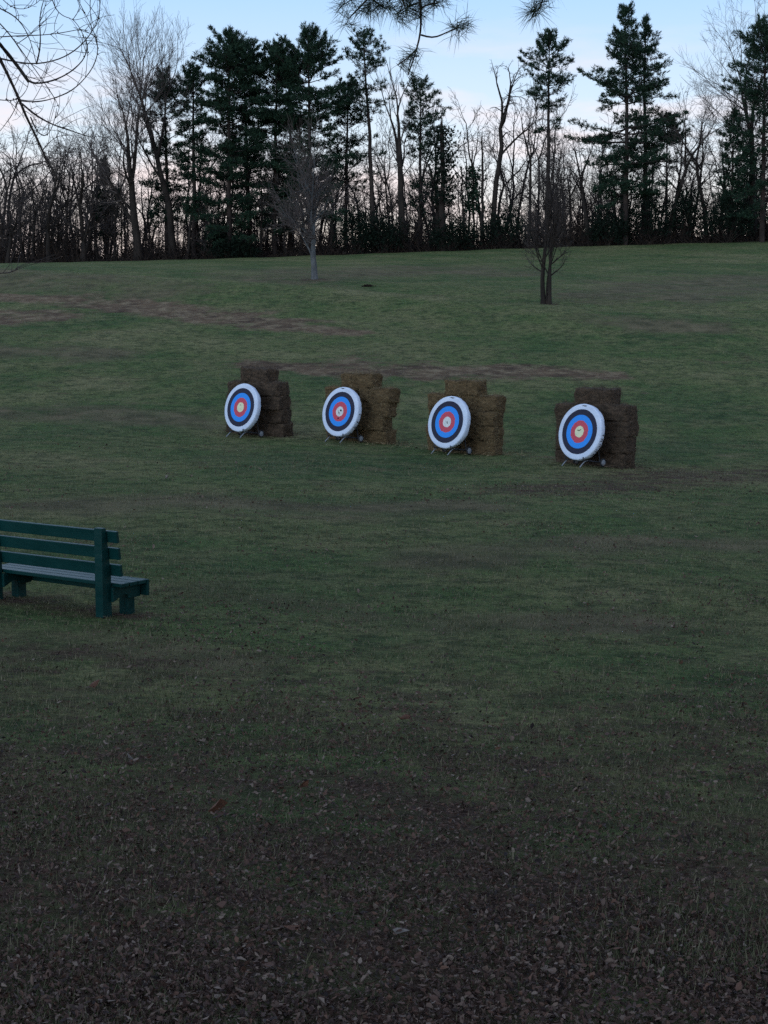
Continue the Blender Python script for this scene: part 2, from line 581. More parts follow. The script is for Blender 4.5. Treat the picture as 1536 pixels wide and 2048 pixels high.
class BareTree:
    """Leafless broadleaf tree: thick (trunk and limbs) and thin (twigs) branch lists."""

    def __init__(s, seed, levels=4, wob=.10, trop=.06, fork=(25, 42), side=(35, 60), nside=(2, 3, 3, 3, 2), nfork=(3, 2, 2, 2, 1),
                 ratio=.68, rmin=.008, thick_level=1, droop=0.0, start=.35):
        s.R = np.random.default_rng(seed)
        s.levels, s.wob, s.trop, s.fork, s.side, s.nside, s.nfork = levels, wob, trop, fork, side, nside, nfork
        s.ratio, s.rmin, s.thick_level, s.droop, s.start = ratio, rmin, thick_level, droop, start
        s.thick, s.thin = [], []

    def grow(s, p, d, L, r, lev):
        R = s.R
        n = (8, 6, 5, 4, 3, 3)[min(lev, 5)]
        pts, dirs = [np.array(p, float)], [unit(np.array(d, float))]
        dd = dirs[0]
        for i in range(n - 1):
            up = np.array([0, 0, s.trop - (s.droop if lev >= 2 else 0)])
            dd = unit(dd + R.normal(size=3) * s.wob * (.6 if lev == 0 else 1) + up)
            pts.append(pts[-1] + dd * L / (n - 1))
            dirs.append(dd)
        r1 = max(r * (.62 if lev == 0 else .5), s.rmin * .7)
        rad = np.linspace(max(r, s.rmin), r1, n)
        if lev == 0:
            rad = rad * (1 + .45 * np.exp(-np.arange(n) * 1.6))
        (s.thick if lev <= s.thick_level else s.thin).append((np.array(pts), rad))
        if lev >= s.levels:
            return
        for i in range(s.nfork[min(lev, len(s.nfork) - 1)]):
            a = math.radians(R.uniform(*s.fork)) * (.6 if i == 0 else 1)
            nd_ = rot_about(dd, perp(dd, R), a)
            s.grow(pts[-1], nd_, L * s.ratio * R.uniform(.8, 1.15), r1 * (.92 if i == 0 else .75), lev + 1)
        for i in range(s.nside[min(lev, len(s.nside) - 1)]):
            t = R.uniform(s.start if lev == 0 else .25, .95) * (n - 1)
            k = min(int(t), n - 2)
            f = t - k
            q = pts[k] * (1 - f) + pts[k + 1] * f
            a = math.radians(R.uniform(*s.side))
            nd_ = rot_about(dirs[k], perp(dirs[k], R), a)
            rr = (rad[k] * (1 - f) + rad[k + 1] * f) * R.uniform(.35, .6)
            s.grow(q, nd_, L * s.ratio * R.uniform(.55, .95), rr, lev + 1)

    def meshes(s, mb, mt, ktrunk=7, ktwig=3):
        a = MB()
        a.tubes(s.thick, ktrunk)
        out = [a.mesh('trunk', mb, True)]
        if s.thin:
            b = MB()
            b.tubes(s.thin, ktwig)
            out.append(b.mesh('branches', mt, True))
        return out


def needle_tufts(mb_, P, D, R, n=8, ln=.34, wd=.05, spread=.75):
    """At each point P a spray of thin needle triangles round direction D."""
    P, D = np.repeat(np.asarray(P), n, 0), np.repeat(np.asarray(D), n, 0)
    m = len(P)
    dd = D + R.normal(size=(m, 3)) * spread
    dd[:, 2] += .25
    dd /= np.linalg.norm(dd, axis=1, keepdims=True) + 1e-9
    sd = np.cross(dd, R.normal(size=(m, 3)))
    sd /= np.linalg.norm(sd, axis=1, keepdims=True) + 1e-9
    l_ = ln * R.uniform(.6, 1.2, (m, 1))
    base = P + R.normal(size=(m, 3)) * ln * .18
    v = np.stack([base - sd * wd, base + sd * wd, base + dd * l_], 1)
    mb_.add(v.reshape(-1, 3), t=np.arange(m * 3).reshape(-1, 3))


def pine(name, seed, loc, H, rad, zlow, label, dense=1.0, lean=(0, 0), top=.35, gap=.25, ln=.32, group='pines along the edge of the wood',
         prof='full', r0=None):
    """White pine: trunk, whorled boughs, sprays of needles on each bough."""
    R = np.random.default_rng(seed)
    t = thing('pine_tree', loc, label, 'tree', group)
    r0 = r0 or H * .0125
    nseg = 14
    zz = np.linspace(-.3, H, nseg)
    wob = np.cumsum(R.normal(size=(nseg, 2)) * .035 * H / 20, 0)
    wob -= wob[0]
    tr = np.stack([wob[:, 0] + lean[0] * (zz.clip(0) / H) ** 1.3, wob[:, 1] + lean[1] * (zz.clip(0) / H) ** 1.3, zz], 1)
    rr = r0 * (1 - zz.clip(0) / H) ** .8 + .02
    a = MB()
    a.tubes([(tr, rr)], 8)
    boughs, twigs, PP, DD = [], [], [], []
    z = zlow
    az0 = 0
    while z < H - .25:
        f = (z - zlow) / (H - zlow)
        c = (H - z) / H                                   # 0 at the tip
        if prof == 'full':                                # broad dense dome over thinner, layered lower boughs
            rl = rad * min(1, .22 + (c / .13) ** .75 * .78) * (1.0 if c < top else max(.7, 1.05 - .3 * (c - top)))
            sparse = .04 if c < top else gap
        elif prof == 'cone':
            rl = rad * min(1, .06 + (c / .42) ** .8) * R.uniform(.5, 1.12)
            sparse = gap * .6
        else:                                             # umbrella: few boughs in storeys
            rl = rad * min(1, .1 + (c / .12) ** .7) * (1 if c < top else .55)
            sparse = .10 if c < top else gap
        nb = R.integers(4, 7)
        az0 += R.uniform(0, 2)
        if c > .16 and R.random() < sparse * .8:
            z += R.uniform(.4, .9)
            continue
        for k in range(nb):
            if R.random() < sparse:
                continue
            az = az0 + k * 2 * math.pi / nb + R.normal() * .25
            L = rl * (R.uniform(.45, 1.0) + .35 * math.sin(az * 1.0 + z * .7 + seed) ** 2)
            el = math.radians(np.interp(c, [0, .12, .3, .7, 1], [60, 34, 14, 3, -6]) + R.normal() * 15)
            p0 = np.array([np.interp(z, zz, tr[:, 0]), np.interp(z, zz, tr[:, 1]), z])
            d = np.array([math.cos(az) * math.cos(el), math.sin(az) * math.cos(el), math.sin(el)])
            n = 5
            s = np.linspace(0, 1, n)[:, None]
            b = p0 + d * L * s + np.array([0, 0, 1]) * (L * (.10 * s ** 2.2 - .06 * s)) + R.normal(size=(n, 3)) * .03 * L * s
            boughs.append((b, np.linspace(max(.018, .016 * L), .010, n)))
            m = max(4, int((5 + L * 7.5) * dense))
            ts = R.uniform(.22 if L > 1 else .05, 1.0, m) ** .8
            q = p0 + d * L * ts[:, None] + np.array([0, 0, 1]) * (L * (.10 * ts ** 2.2 - .06 * ts))[:, None]
            side = np.cross(d, [0, 0, 1])
            side /= np.linalg.norm(side) + 1e-9
            off = R.uniform(-1, 1, m) * (.10 + .30 * L * (1 - .55 * ts)).clip(0, .9)
            e = q + side * off[:, None] + d * np.abs(off)[:, None] * .5 + np.array([0, 0, 1]) * R.uniform(-.12, .26, m)[:, None]
            PP.append(e)
            DD.append(np.tile(d * .8 + np.array([0, 0, .25]), (m, 1)) + side * np.sign(off)[:, None] * .4)
            for j in range(0, m, 2):
                twigs.append((np.array([q[j], e[j]]), np.array([.012, .008])))
        z += R.uniform(.25, .75) * (H / 20) ** .5
    for k in range(14):                                   # dead bare limbs low on the trunk
        z0_ = R.uniform(.12, .6) * H
        az, L = R.uniform(0, 6.28), R.uniform(.5, 2.0)
        p0 = np.array([np.interp(z0_, zz, tr[:, 0]), np.interp(z0_, zz, tr[:, 1]), z0_])
        d = np.array([math.cos(az), math.sin(az), R.uniform(-.3, .2)])
        boughs.append((np.array([p0, p0 + d * L * .5, p0 + d * L + [0, 0, R.uniform(-.3, .2)]]), np.array([.035, .022, .008])))
    if prof == 'full':                                    # several blunt leaders fill out the dome
        for k in range(6):
            az, rr_ = R.uniform(0, 6.28), rad * R.uniform(.15, .55)
            c0_ = np.array([tr[-1, 0] + math.cos(az) * rr_, tr[-1, 1] + math.sin(az) * rr_, H - R.uniform(.9, 2.0)])
            m = int(26 * dense)
            PP.append(c0_ + R.normal(size=(m, 3)) * [.32, .32, .45])
            DD.append(np.tile([math.cos(az) * .3, math.sin(az) * .3, .9], (m, 1)))
            boughs.append((np.array([[np.interp(H - 2.6, zz, tr[:, 0]), np.interp(H - 2.6, zz, tr[:, 1]), H - 2.6], c0_ + [0, 0, .3]]), np.array([.04, .012])))
    # the leading shoot
    PP.append(np.array([[tr[-1, 0], tr[-1, 1], H - x] for x in (0, .2, .4)]))
    DD.append(np.tile([0, 0, 1.0], (3, 1)))
    a.build('trunk', M_BARK_PINE, t, True)
    bb = MB()
    bb.tubes(boughs, 4)
    bb.tubes(twigs, 3)
    tag(bb.build('boughs', M_BARK_PINE, t, True), kind='stuff')
    nb_ = MB()
    needle_tufts(nb_, np.concatenate(PP), np.concatenate(DD), R, n=10, ln=ln, wd=.032, spread=.75)
    tag(nb_.build('needles', M_NEEDLE, t), kind='stuff')
    return t


def bare(name, seed, loc, H, r, label, group=None, mb=None, mt=None, lean=(0, 0), trunk=.36, cat='tree', **kw):
    t = thing(name, loc, label, cat, group)
    bt = BareTree(seed, **kw)
    bt.grow((0, 0, -.25), (lean[0], lean[1], 1), H * trunk, r, 0)
    zmax = np.percentile([p[:, 2].max() for p, _ in bt.thick + bt.thin], 99.4)
    s = H / zmax
    bt.thick = [(p * s, q) for p, q in bt.thick]
    bt.thin = [(p * s, q) for p, q in bt.thin]
    for me in bt.meshes(mb or M_BARK, mt or M_TWIG):
        o = link(me.name.split('.')[0], me, t)
        if o.name.startswith('branches'):
            tag(o, kind='stuff')
    return t


def height_to(px, row, loc):
    return at(px, row, loc.y).z - loc.z


# ------------------------------------------------------------------ the wood: tall pines
PXM = FOC / 150.0
PINES = [  # column, depth, top row, crown half width px, lowest bough row, style, dense, lean px, label
    (334, 152, 150, 38, 440, 'full', .9, 0, 'dark pine standing among the limbs of the tall bare trees at the left'),
    (388, 150, 128, 30, 430, 'full', .8, 4, 'narrow pine between the tall bare trees and the broad dense pines'),
    (459, 148, 74, 58, 478, 'full', 1.5, 4, 'broad dense pine with bushy dome, leftmost of the dense pines'),
    (499, 152, 96, 48, 430, 'full', 1.1, -4, 'pine half hidden behind the right side of the leftmost dense pine'),
    (549, 150, 92, 50, 460, 'full', 1.4, 2, 'dense pine in the middle of the bushy pine clump'),
    (580, 155, 108, 36, 380, 'full', 1.0, 0, 'pine squeezed between the two rightmost dense pines'),
    (619, 149, 76, 58, 430, 'full', 1.45, 0, 'broad dense pine behind the grey lawn tree, rightmost of the clump'),
    (692, 153, 168, 36, 400, 'full', .75, 6, 'shorter pine just right of the dense clump'),
    (746, 150, 64, 38, 380, 'umbrella', .75, -18, 'slender tall pine with thin crown beside the leaning bare trunk'),
    (840, 152, 168, 40, 430, 'umbrella', .8, 0, 'thin pine right of the leaning bare trunk'),
    (1093, 152, 74, 42, 330, 'umbrella', 1.1, 0, 'slim pine with a small umbrella crown behind the dark lawn tree'),
    (1250, 148, 14, 82, 400, 'cone', 1.25, 0, 'tallest pine at the right with layered boughs'),
    (1292, 152, 36, 62, 330, 'cone', 1.0, -6, 'second trunk of pine just right of the tallest pine'),
    (1330, 156, 236, 24, 290, 'umbrella', 1.3, 0, 'low pine with one round tuft right of the tallest pine'),
    (1462, 150, 224, 36, 450, 'cone', .9, 0, 'small conical pine near the right edge'),
    (1524, 147, 56, 58, 440, 'full', 1.0, 0, 'tall pine cut off by the right edge'),
    (212, 157, 322, 30, 470, 'cone', .9, 0, 'small pine in the bare thicket at the left'),
    (1600, 150, 90, 56, 430, 'full', 1.0, 0, 'pine beyond the right edge of the photo'),
]
for i, (px, Y, top, hw, lowrow, st, dn, ln_, lab) in enumerate(PINES):
    if px > 1560:
        continue
    p = on(px, Y)
    H = height_to(px, top, p)
    zl = max(1.2, height_to(px, lowrow, p))
    t = pine('pine_tree', 100 + i, p, H, hw / FOC * Y * 1.15, zl, lab, dense=dn, prof=st, lean=(ln_ / FOC * Y, 0),
             top=.42 if st == 'full' else .34, gap=.22 if st != 'umbrella' else .55)

# ------------------------------------------------------------------ the wood: bare trees told apart
BARES = [  # column, depth, top row, radius m, lean px, pale, kwargs, label
    (277, 148, 62, .42, -4, 1, dict(levels=5, trunk=.34, ratio=.70, fork=(14, 30), side=(30, 50), nside=(3, 4, 4, 3, 2), nfork=(2, 2, 2, 2, 2), trop=.07), 'tall bare tree with thick forked trunk at the left of the wood'),
    (346, 150, 12, .36, -6, 1, dict(levels=5, trunk=.42, ratio=.66, fork=(14, 28), side=(25, 42), nside=(1, 4, 3, 3, 3), nfork=(3, 3, 2, 2, 2), trop=.08, start=.6), 'tallest bare tree with wide rounded twiggy crown left of the pines'),
    (816, 149, 92, .40, -42, 0, dict(levels=4, trunk=.50, ratio=.62, fork=(12, 26), side=(20, 40), nside=(1, 2, 3, 2), nfork=(2, 2, 2, 2), start=.55), 'bare tree with thick trunk leaning left in the middle of the wood'),
    (880, 150, 300, .30, 0, 0, dict(levels=4, trunk=.55, ratio=.45, fork=(18, 40), nside=(5, 3, 3, 2), nfork=(2, 2, 2, 2)), 'bare tree right of the thin pine with ragged broken top'),
    (984, 150, 128, .30, 22, 0, dict(levels=4, trunk=.60, ratio=.42, fork=(15, 35), side=(25, 60), nside=(2, 4, 4, 3), nfork=(3, 2, 2, 2), droop=.22, start=.75, wob=.14), 'bare tree leaning right with vines drooping from its crown'),
    (1055, 151, 196, .17, -4, 0, dict(levels=4, trunk=.62, ratio=.42, nside=(3, 3, 3, 2), nfork=(2, 2, 2, 2), start=.5), 'thin bare tree just left of the slim umbrella pine'),
    (1180, 149, 262, .24, -3, 0, dict(levels=4, trunk=.55, ratio=.48, fork=(20, 42), nside=(3, 3, 3, 2), nfork=(2, 2, 2, 2), start=.5), 'bare tree with dark upright trunk left of the tallest pine'),
    (1334, 149, 182, .22, 26, 1, dict(levels=4, trunk=.5, ratio=.55, nside=(3, 3, 3, 2), nfork=(2, 2, 2, 2), start=.4), 'bare tree leaning right beside the round tufted low pine'),
    (1380, 151, 215, .16, 10, 1, dict(levels=4, trunk=.52, ratio=.5, nside=(4, 3, 3, 2), nfork=(2, 2, 2, 2)), 'slender bare tree midway between the tallest pine and the right edge'),
    (1414, 150, 178, .21, 6, 1, dict(levels=4, trunk=.52, ratio=.52, nside=(3, 3, 3, 2), nfork=(2, 2, 2, 2), start=.5), 'bare tree left of the small conical pine at the right'),
    (1506, 151, -34, .36, -14, 1, dict(levels=5, trunk=.40, ratio=.66, fork=(16, 32), nside=(2, 4, 4, 3, 3), nfork=(3, 2, 2, 2, 2), start=.6), 'very tall bare tree with pale twigs near the right edge'),
    (14, 147, 372, .20, 5, 0, dict(levels=4, trunk=.4, ratio=.6, nside=(4, 3, 3, 2)), 'low bare tree at the left edge of the wood'),
    (64, 150, 300, .16, 8, 0, dict(levels=4, trunk=.45, ratio=.58, nside=(4, 3, 3, 2)), 'bare tree second from the left edge'),
    (98, 148, 282, .22, -4, 0, dict(levels=4, trunk=.45, ratio=.58, nside=(4, 3, 3, 3), fork=(15, 30)), 'bare many limbed tree left in the dark thicket'),
    (132, 151, 292, .20, 4, 0, dict(levels=4, trunk=.45, ratio=.58, nside=(4, 3, 3, 3), fork=(15, 30)), 'bare tree in the middle of the left thicket'),
    (166, 148, 276, .26, 0, 0, dict(levels=4, trunk=.42, ratio=.6, nside=(4, 3, 3, 3), fork=(15, 32)), 'bare tree with thick dark trunk right in the left thicket'),
    (196, 152, 300, .16, 8, 0, dict(levels=4, trunk=.45, ratio=.58, nside=(4, 3, 3, 2)), 'bare tree between the left thicket and the small pine'),
    (232, 151, 318, .15, -4, 0, dict(levels=4, trunk=.45, ratio=.58, nside=(4, 3, 3, 2)), 'slim bare tree just left of the tall forked bare tree'),
    (424, 150, 330, .16, 2, 0, dict(levels=4, trunk=.5, ratio=.55, nside=(4, 3, 3, 2)), 'slim bare tree in front of the leftmost dense pine'),
    (520, 149, 340, .14, -2, 0, dict(levels=4, trunk=.5, ratio=.55, nside=(4, 3, 3, 2)), 'slim bare tree standing between the dense pine trunks'),
    (660, 150, 290, .17, 3, 0, dict(levels=4, trunk=.5, ratio=.55, nside=(4, 3, 3, 3)), 'slim bare tree right behind the grey lawn tree'),
    (780, 152, 250, .13, 6, 0, dict(levels=4, trunk=.55, ratio=.5, nside=(3, 3, 3, 2)), 'slim bare tree just left of the leaning trunk'),
    (1140, 152, 300, .14, 2, 0, dict(levels=4, trunk=.5, ratio=.5, nside=(3, 3, 3, 2)), 'slim bare tree just right of the dark lawn tree'),
    (1440, 151, 230, .18, -5, 0, dict(levels=4, trunk=.5, ratio=.52, nside=(4, 3, 3, 2)), 'dark bare tree touching the small conical pine'),
]
for i, (px, Y, top, r, ln_, pale, kw, lab) in enumerate(BARES):
    p = on(px, Y)
    H = height_to(px, top, p)
    m_ = ln_ / FOC * Y / (H * .5)
    bare('bare_tree', 300 + i, p, H, r, lab, 'bare trees along the edge of the wood', lean=(m_, 0), mt=M_TWIG_PALE if pale else M_TWIG, rmin=.010 if pale else .012, **kw)

# dead snags: broken trunks without a crown
for i, (px, Y, top, r, ln_, lab) in enumerate([
        (964, 149, 264, .17, -1, 'tallest bare snag in the gap at the middle of the wood'),
        (948, 150, 292, .13, -5, 'thin dead snag between the two others in the gap'),
        (928, 149, 330, .12, -6, 'shortest dead snag, leftmost in the gap of the wood'),
        (886, 148, 236, .30, -4, 'thick broken dark trunk left of the gap in the wood')]):
    p = on(px, Y)
    H = height_to(px, top, p)
    t = thing('dead_snag', p, lab, 'tree', 'broken dead trunks in the wood')
    R = np.random.default_rng(50 + i)
    n = 12
    z = np.linspace(-.2, H, n)
    pts = np.stack([ln_ / FOC * Y * (z / H) + R.normal(size=n) * .05, R.normal(size=n) * .05, z], 1)
    rad = r * (1 - .55 * z.clip(0) / H) * R.uniform(.85, 1.2, n)
    rad[-1] *= .35
    a = MB()
    a.tubes([(pts, rad)], 7)
    a.build('trunk', M_BARK, t, True)
    st = []
    for k in range(7):
        f = R.uniform(.35, .95)
        q = np.array([np.interp(f * H, z, pts[:, 0]), np.interp(f * H, z, pts[:, 1]), f * H])
        az = R.uniform(0, 6.28)
        L = R.uniform(.4, 1.6)
        d = np.array([math.cos(az), math.sin(az), .35])
        st.append((np.array([q, q + d * L * .6, q + d * L + [0, 0, .2]]), np.array([r * .22, r * .14, .01])))
    b = MB()
    b.tubes(st, 4)
    tag(b.build('branch_stubs', M_BARK, t, True), kind='stuff')
    if i in (1, 3):                                       # evergreen climber wrapped round the trunk
        m = 900 if i == 3 else 420
        f = R.uniform(.35, .80 if i == 1 else .93, m)
        az = R.uniform(0, 6.28, m)
        rr = np.abs(R.normal(size=m)) * (.55 if i == 1 else .75) + r
        P = np.stack([np.interp(f * H, z, pts[:, 0]) + np.cos(az) * rr, np.sin(az) * rr, f * H], 1)
        c = MB()
        needle_tufts(c, P, R.normal(size=(m, 3)), R, n=4, ln=.26, wd=.07)
        tag(c.build('climber', M_EVERGREEN if i == 3 else M_NEEDLE, t), kind='stuff')

# ------------------------------------------------------------------ the wood: slender saplings that nothing tells apart
sap_me = []
for k in range(9):
    bt = BareTree(700 + k, levels=4, wob=.15, trop=.04, fork=(18, 42), side=(32, 68), nside=(5, 4, 3, 2), nfork=(2, 2, 2, 1), ratio=.52, rmin=.011, start=.22)
    bt.grow((0, 0, -.2), (RND.uniform(-.14, .14), 0, 1), 5.0, .07 + .02 * (k % 5), 0)
    sap_me.append(bt.meshes(M_BARK, M_TWIG, 5, 3))
ZONES = [(90, 'at the far left end of the wood'), (190, 'in the dark thicket left of the tall bare trees'), (260, 'round the small pine at the left'),
         (380, 'behind the two tall bare trees'), (470, 'behind the leftmost dense pine'), (560, 'between the trunks of the dense pines'), (660, 'behind the grey lawn tree'),
         (780, 'left of the leaning trunk'), (900, 'between the leaning trunk and the broken trunk'), (1040, 'round the dead snags and vine hung tree'), (1160, 'behind the dark lawn tree'),
         (1270, 'left of the tallest pine trunk'), (1370, 'right of the tallest pine'), (1450, 'left of the small conical pine'), (1700, 'at the far right end of the wood')]
R = np.random.default_rng(21)
for k in range(225):
    px = R.uniform(-40, 1580)
    Y = R.uniform(149, 176)
    p = on(px, Y)
    if 900 < px < 1000 and R.random() < .6:
        continue
    if 190 < px and R.random() < .12:
        px = R.uniform(-20, 230)
        p = on(px, Y)
    zn = next(z for lim, z in ZONES if px < lim)
    s = (R.uniform(.55, 1.3) if R.random() < .86 else R.uniform(1.3, 1.65)) * (1.05 if px < 260 else 1)
    sw = 'tall slender' if s > 1.25 else 'short thin' if s < .8 else 'medium high'
    t = thing('sapling', p, sw + ' bare sapling ' + zn, 'tree', sw + ' saplings ' + zn)
    t.scale = (s, s, s * R.uniform(.9, 1.25))
    t.rotation_euler = (0, 0, R.uniform(0, 6.28))
    for me, nm in zip(sap_me[k % 9], ('trunk', 'branches')):
        o = link(nm, me, t)
        if nm == 'branches':
            tag(o, kind='stuff')

# evergreen shrubs under the trees
for i, (px, Y, w, h, lab) in enumerate([
        (470, 147.5, 1.9, 1.5, 'low dark evergreen shrub at the foot of the dense pines'),
        (440, 149, 1.3, 3.2, 'dark green shrub under the leftmost dense pine'),
        (716, 148.5, 2.0, 4.0, 'broad dark evergreen shrub left of the leaning trunk'),
        (765, 148, 2.1, 3.0, 'dark evergreen shrub at the foot of the leaning trunk'),
        (905, 148, 2.2, 2.6, 'spreading evergreen shrub under the dead snags'),
        (1010, 148.5, 2.4, 3.4, 'dark shrub at the foot of the vine hung tree'),
        (1290, 148.5, 2.0, 4.6, 'bluish evergreen shrub under the tallest pine'),
        (1370, 149, 1.6, 4.8, 'evergreen shrub among the slender bare trees at the right'),
        (1455, 148, 2.3, 4.2, 'big dark evergreen shrub under the small conical pine'),
        (1216, 148, 1.7, 2.8, 'low evergreen shrub left of the tallest pine trunk')]):
    p = on(px, Y)
    t = thing('evergreen_shrub', p, lab, 'shrub', 'evergreen shrubs under the trees')
    R = np.random.default_rng(900 + i)
    m = 900
    th, ph = R.uniform(0, 6.28, m), np.arccos(R.uniform(-.2, 1, m))
    rr = R.uniform(.45, 1.0, m) ** .6 * (1 + .3 * np.sin(3 * th + i) * np.sin(2.5 * ph))
    P = np.stack([np.cos(th) * np.sin(ph) * rr * w, np.sin(th) * np.sin(ph) * rr * w * .8, h * .35 + np.cos(ph) * rr * h * .65], 1)
    D = P - np.array([0, 0, h * .3])
    D /= np.linalg.norm(D, axis=1, keepdims=True) + 1e-6
    c = MB()
    needle_tufts(c, P + R.normal(size=P.shape) * .38, D, R, n=7, ln=.22, wd=.034, spread=.9)
    tag(c.build('foliage', M_EVERGREEN, t), kind='stuff')
    b = MB()
    b.tubes([(np.array([[0, 0, -.2], q * .5 + [0, 0, .1], q]), np.array([.05, .03, .01])) for q in P[:26]], 4)
    tag(b.build('stems', M_BARK, t, True), kind='stuff')

# brush along the foot of the wood: a tangle nobody could count
R = np.random.default_rng(31)
bm_ = MB()
N = 15500
bx = R.uniform(-62, 62, N)
by = 147.5 + 0.02 * bx + R.uniform(0, 1, N) ** 1.4 * 17
hh = (1.1 + 3.2 * R.random(N) ** 1.9) * (.70 + .55 * np.sin(bx * .55) * np.sin(bx * .21 + 1) + .25 * np.sin(bx * 1.9) + .3 * np.sin(bx * .83 + by * .3)).clip(.2, 2) * np.clip((by - 146.5) / 3, .35, 1)
bz = G(bx, by)
brs = []
dx, dy = R.normal(size=N) * .6, R.normal(size=N) * .6
for k in range(N):
    p0 = np.array([bx[k], by[k], bz[k] - .1])
    p2 = p0 + [dx[k] * hh[k], dy[k] * hh[k], hh[k]]
    p1 = (p0 + p2) / 2 + R.normal(size=3) * .16
    brs.append((np.array([p0, p1, p2]), np.array([.030, .022, .010])))
bm_.tubes(brs, 3)
sel = R.integers(0, N, 15000)
P = np.stack([bx[sel] + dx[sel] * hh[sel] * .7, by[sel], bz[sel] + hh[sel] * R.uniform(0, .95, 15000)], 1) + R.normal(size=(15000, 3)) * .25
needle_tufts(bm_, P, R.normal(size=(15000, 3)), R, n=4, ln=.26, wd=.034)
brush = bm_.build('brush', M_BRUSH)
tag(brush, 'dark tangle of brush along the foot of the wood', 'brush', kind='stuff')

# a farther wood seen through the gaps
R = np.random.default_rng(33)
fw = MB()
brs = []
N = 1700
for k in range(N):
    x, y = R.uniform(-120, 120), R.uniform(205, 290)
    p0 = np.array([x, y, float(G(x, y)) - .3])
    H = R.uniform(8.5, 13.5) + (1.5 if x < -35 else 0)
    p2 = p0 + [R.normal() * .9, R.normal() * .9, H]
    p1 = (p0 + p2) / 2 + R.normal(size=3) * .3
    brs.append((np.array([p0, p1, p2]), np.array([.12, .08, .025])))
    for q in range(9):
        f = R.uniform(.3, .95)
        a = p0 + (p2 - p0) * f
        d = np.array([R.normal() * .8, R.normal() * .8, 1.0])
        brs.append((np.array([a, a + d * .8 + R.normal(size=3) * .15, a + d * R.uniform(1.2, 2.4)]), np.array([.045, .03, .012])))
fw.tubes(brs, 3)
far_wood = fw.build('far_wood', M_FARWOOD)
tag(far_wood, 'far brownish bare woodland seen through gaps in the tree line', 'woodland', kind='stuff')

# ------------------------------------------------------------------ two trees on the lawn
p = on(630, 91.5)
lawn_grey = bare('lawn_tree', 41, p, height_to(630, 250, p), .20, 'grey barked small bare tree standing alone on the far lawn', 'bare trees on the lawn',
                 mb=M_BARK_GREY, mt=M_TWIG_PALE, trunk=.20, levels=5, ratio=.78, fork=(20, 40), side=(30, 55), nside=(2, 3, 4, 3, 2), nfork=(3, 2, 2, 2, 2), rmin=.011, start=.5, thick_level=3)
p = on(1092, 79)
t = thing('lawn_tree', p, 'dark twin stemmed bare tree with dense twigs on the lawn', 'tree', 'bare trees on the lawn')
th_, tn_ = [], []
for k, (ox, lx, r, sd) in enumerate(((-.13, -.04, .13, 61), (.17, .05, .10, 62), (.02, 0.0, .06, 63))):
    bt = BareTree(sd, levels=5, wob=.07, trop=.10, fork=(8, 22), side=(22, 48), nside=(4, 4, 4, 2, 2), nfork=(2, 2, 2, 2, 1), ratio=.62, rmin=.0055, thick_level=2, start=.42)
    bt.grow((ox, RND.uniform(-.08, .08), -.2), (lx, 0, 1), 2.9, r, 0)
    zm = max(q[:, 2].max() for q, _ in bt.thick + bt.thin)
    s = height_to(1092, 252, p) / zm
    th_ += [(q * [.95, .95, s], a) for q, a in bt.thick]
    tn_ += [(q * [.95, .95, s], a) for q, a in bt.thin]
for sx, hz, sd in ((1, 1.35, 5), (-1, 1.55, 6), (1, 1.9, 8)):          # low side limbs that sag outward
    bt = BareTree(sd, levels=3, wob=.14, trop=.05, fork=(18, 40), side=(30, 60), nside=(4, 3, 2), nfork=(2, 2, 1), ratio=.6, rmin=.005, thick_level=0, start=.2)
    bt.grow((sx * .16, 0, hz), (sx * 1.0, RND.uniform(-.4, .4), .6), .85, .035, 0)
    th_ += bt.thick
    tn_ += bt.thin
a = MB()
a.tubes(th_, 7)
a.build('trunk', M_BARK, t, True)
a = MB()
a.tubes(tn_, 3)
tag(a.build('branches', M_TWIG, t, True), kind='stuff')

# low heap of debris beyond the fold of the lawn
p = on(736, 87)
R = np.random.default_rng(77)
hp = MB()
m = 110
P = np.stack([R.normal(size=m) * .17, R.normal(size=m) * .15, np.abs(R.normal(size=m)) * .05], 1)
hp.tubes([(np.array([q, q + [R.normal() * .14, R.normal() * .14, R.uniform(-.01, .09)]]), np.array([.016, .008])) for q in P], 3)
needle_tufts(hp, P, R.normal(size=(m, 3)), R, n=4, ln=.12, wd=.04)
o = hp.build('debris_heap', M_BRUSH)
o.location = p
o.scale = (.65, .65, .65)
tag(o, 'low dark heap of twigs and leaves on the far lawn', 'debris')

# ------------------------------------------------------------------ hay bales
BL, BD, BH = .95, .46, .365


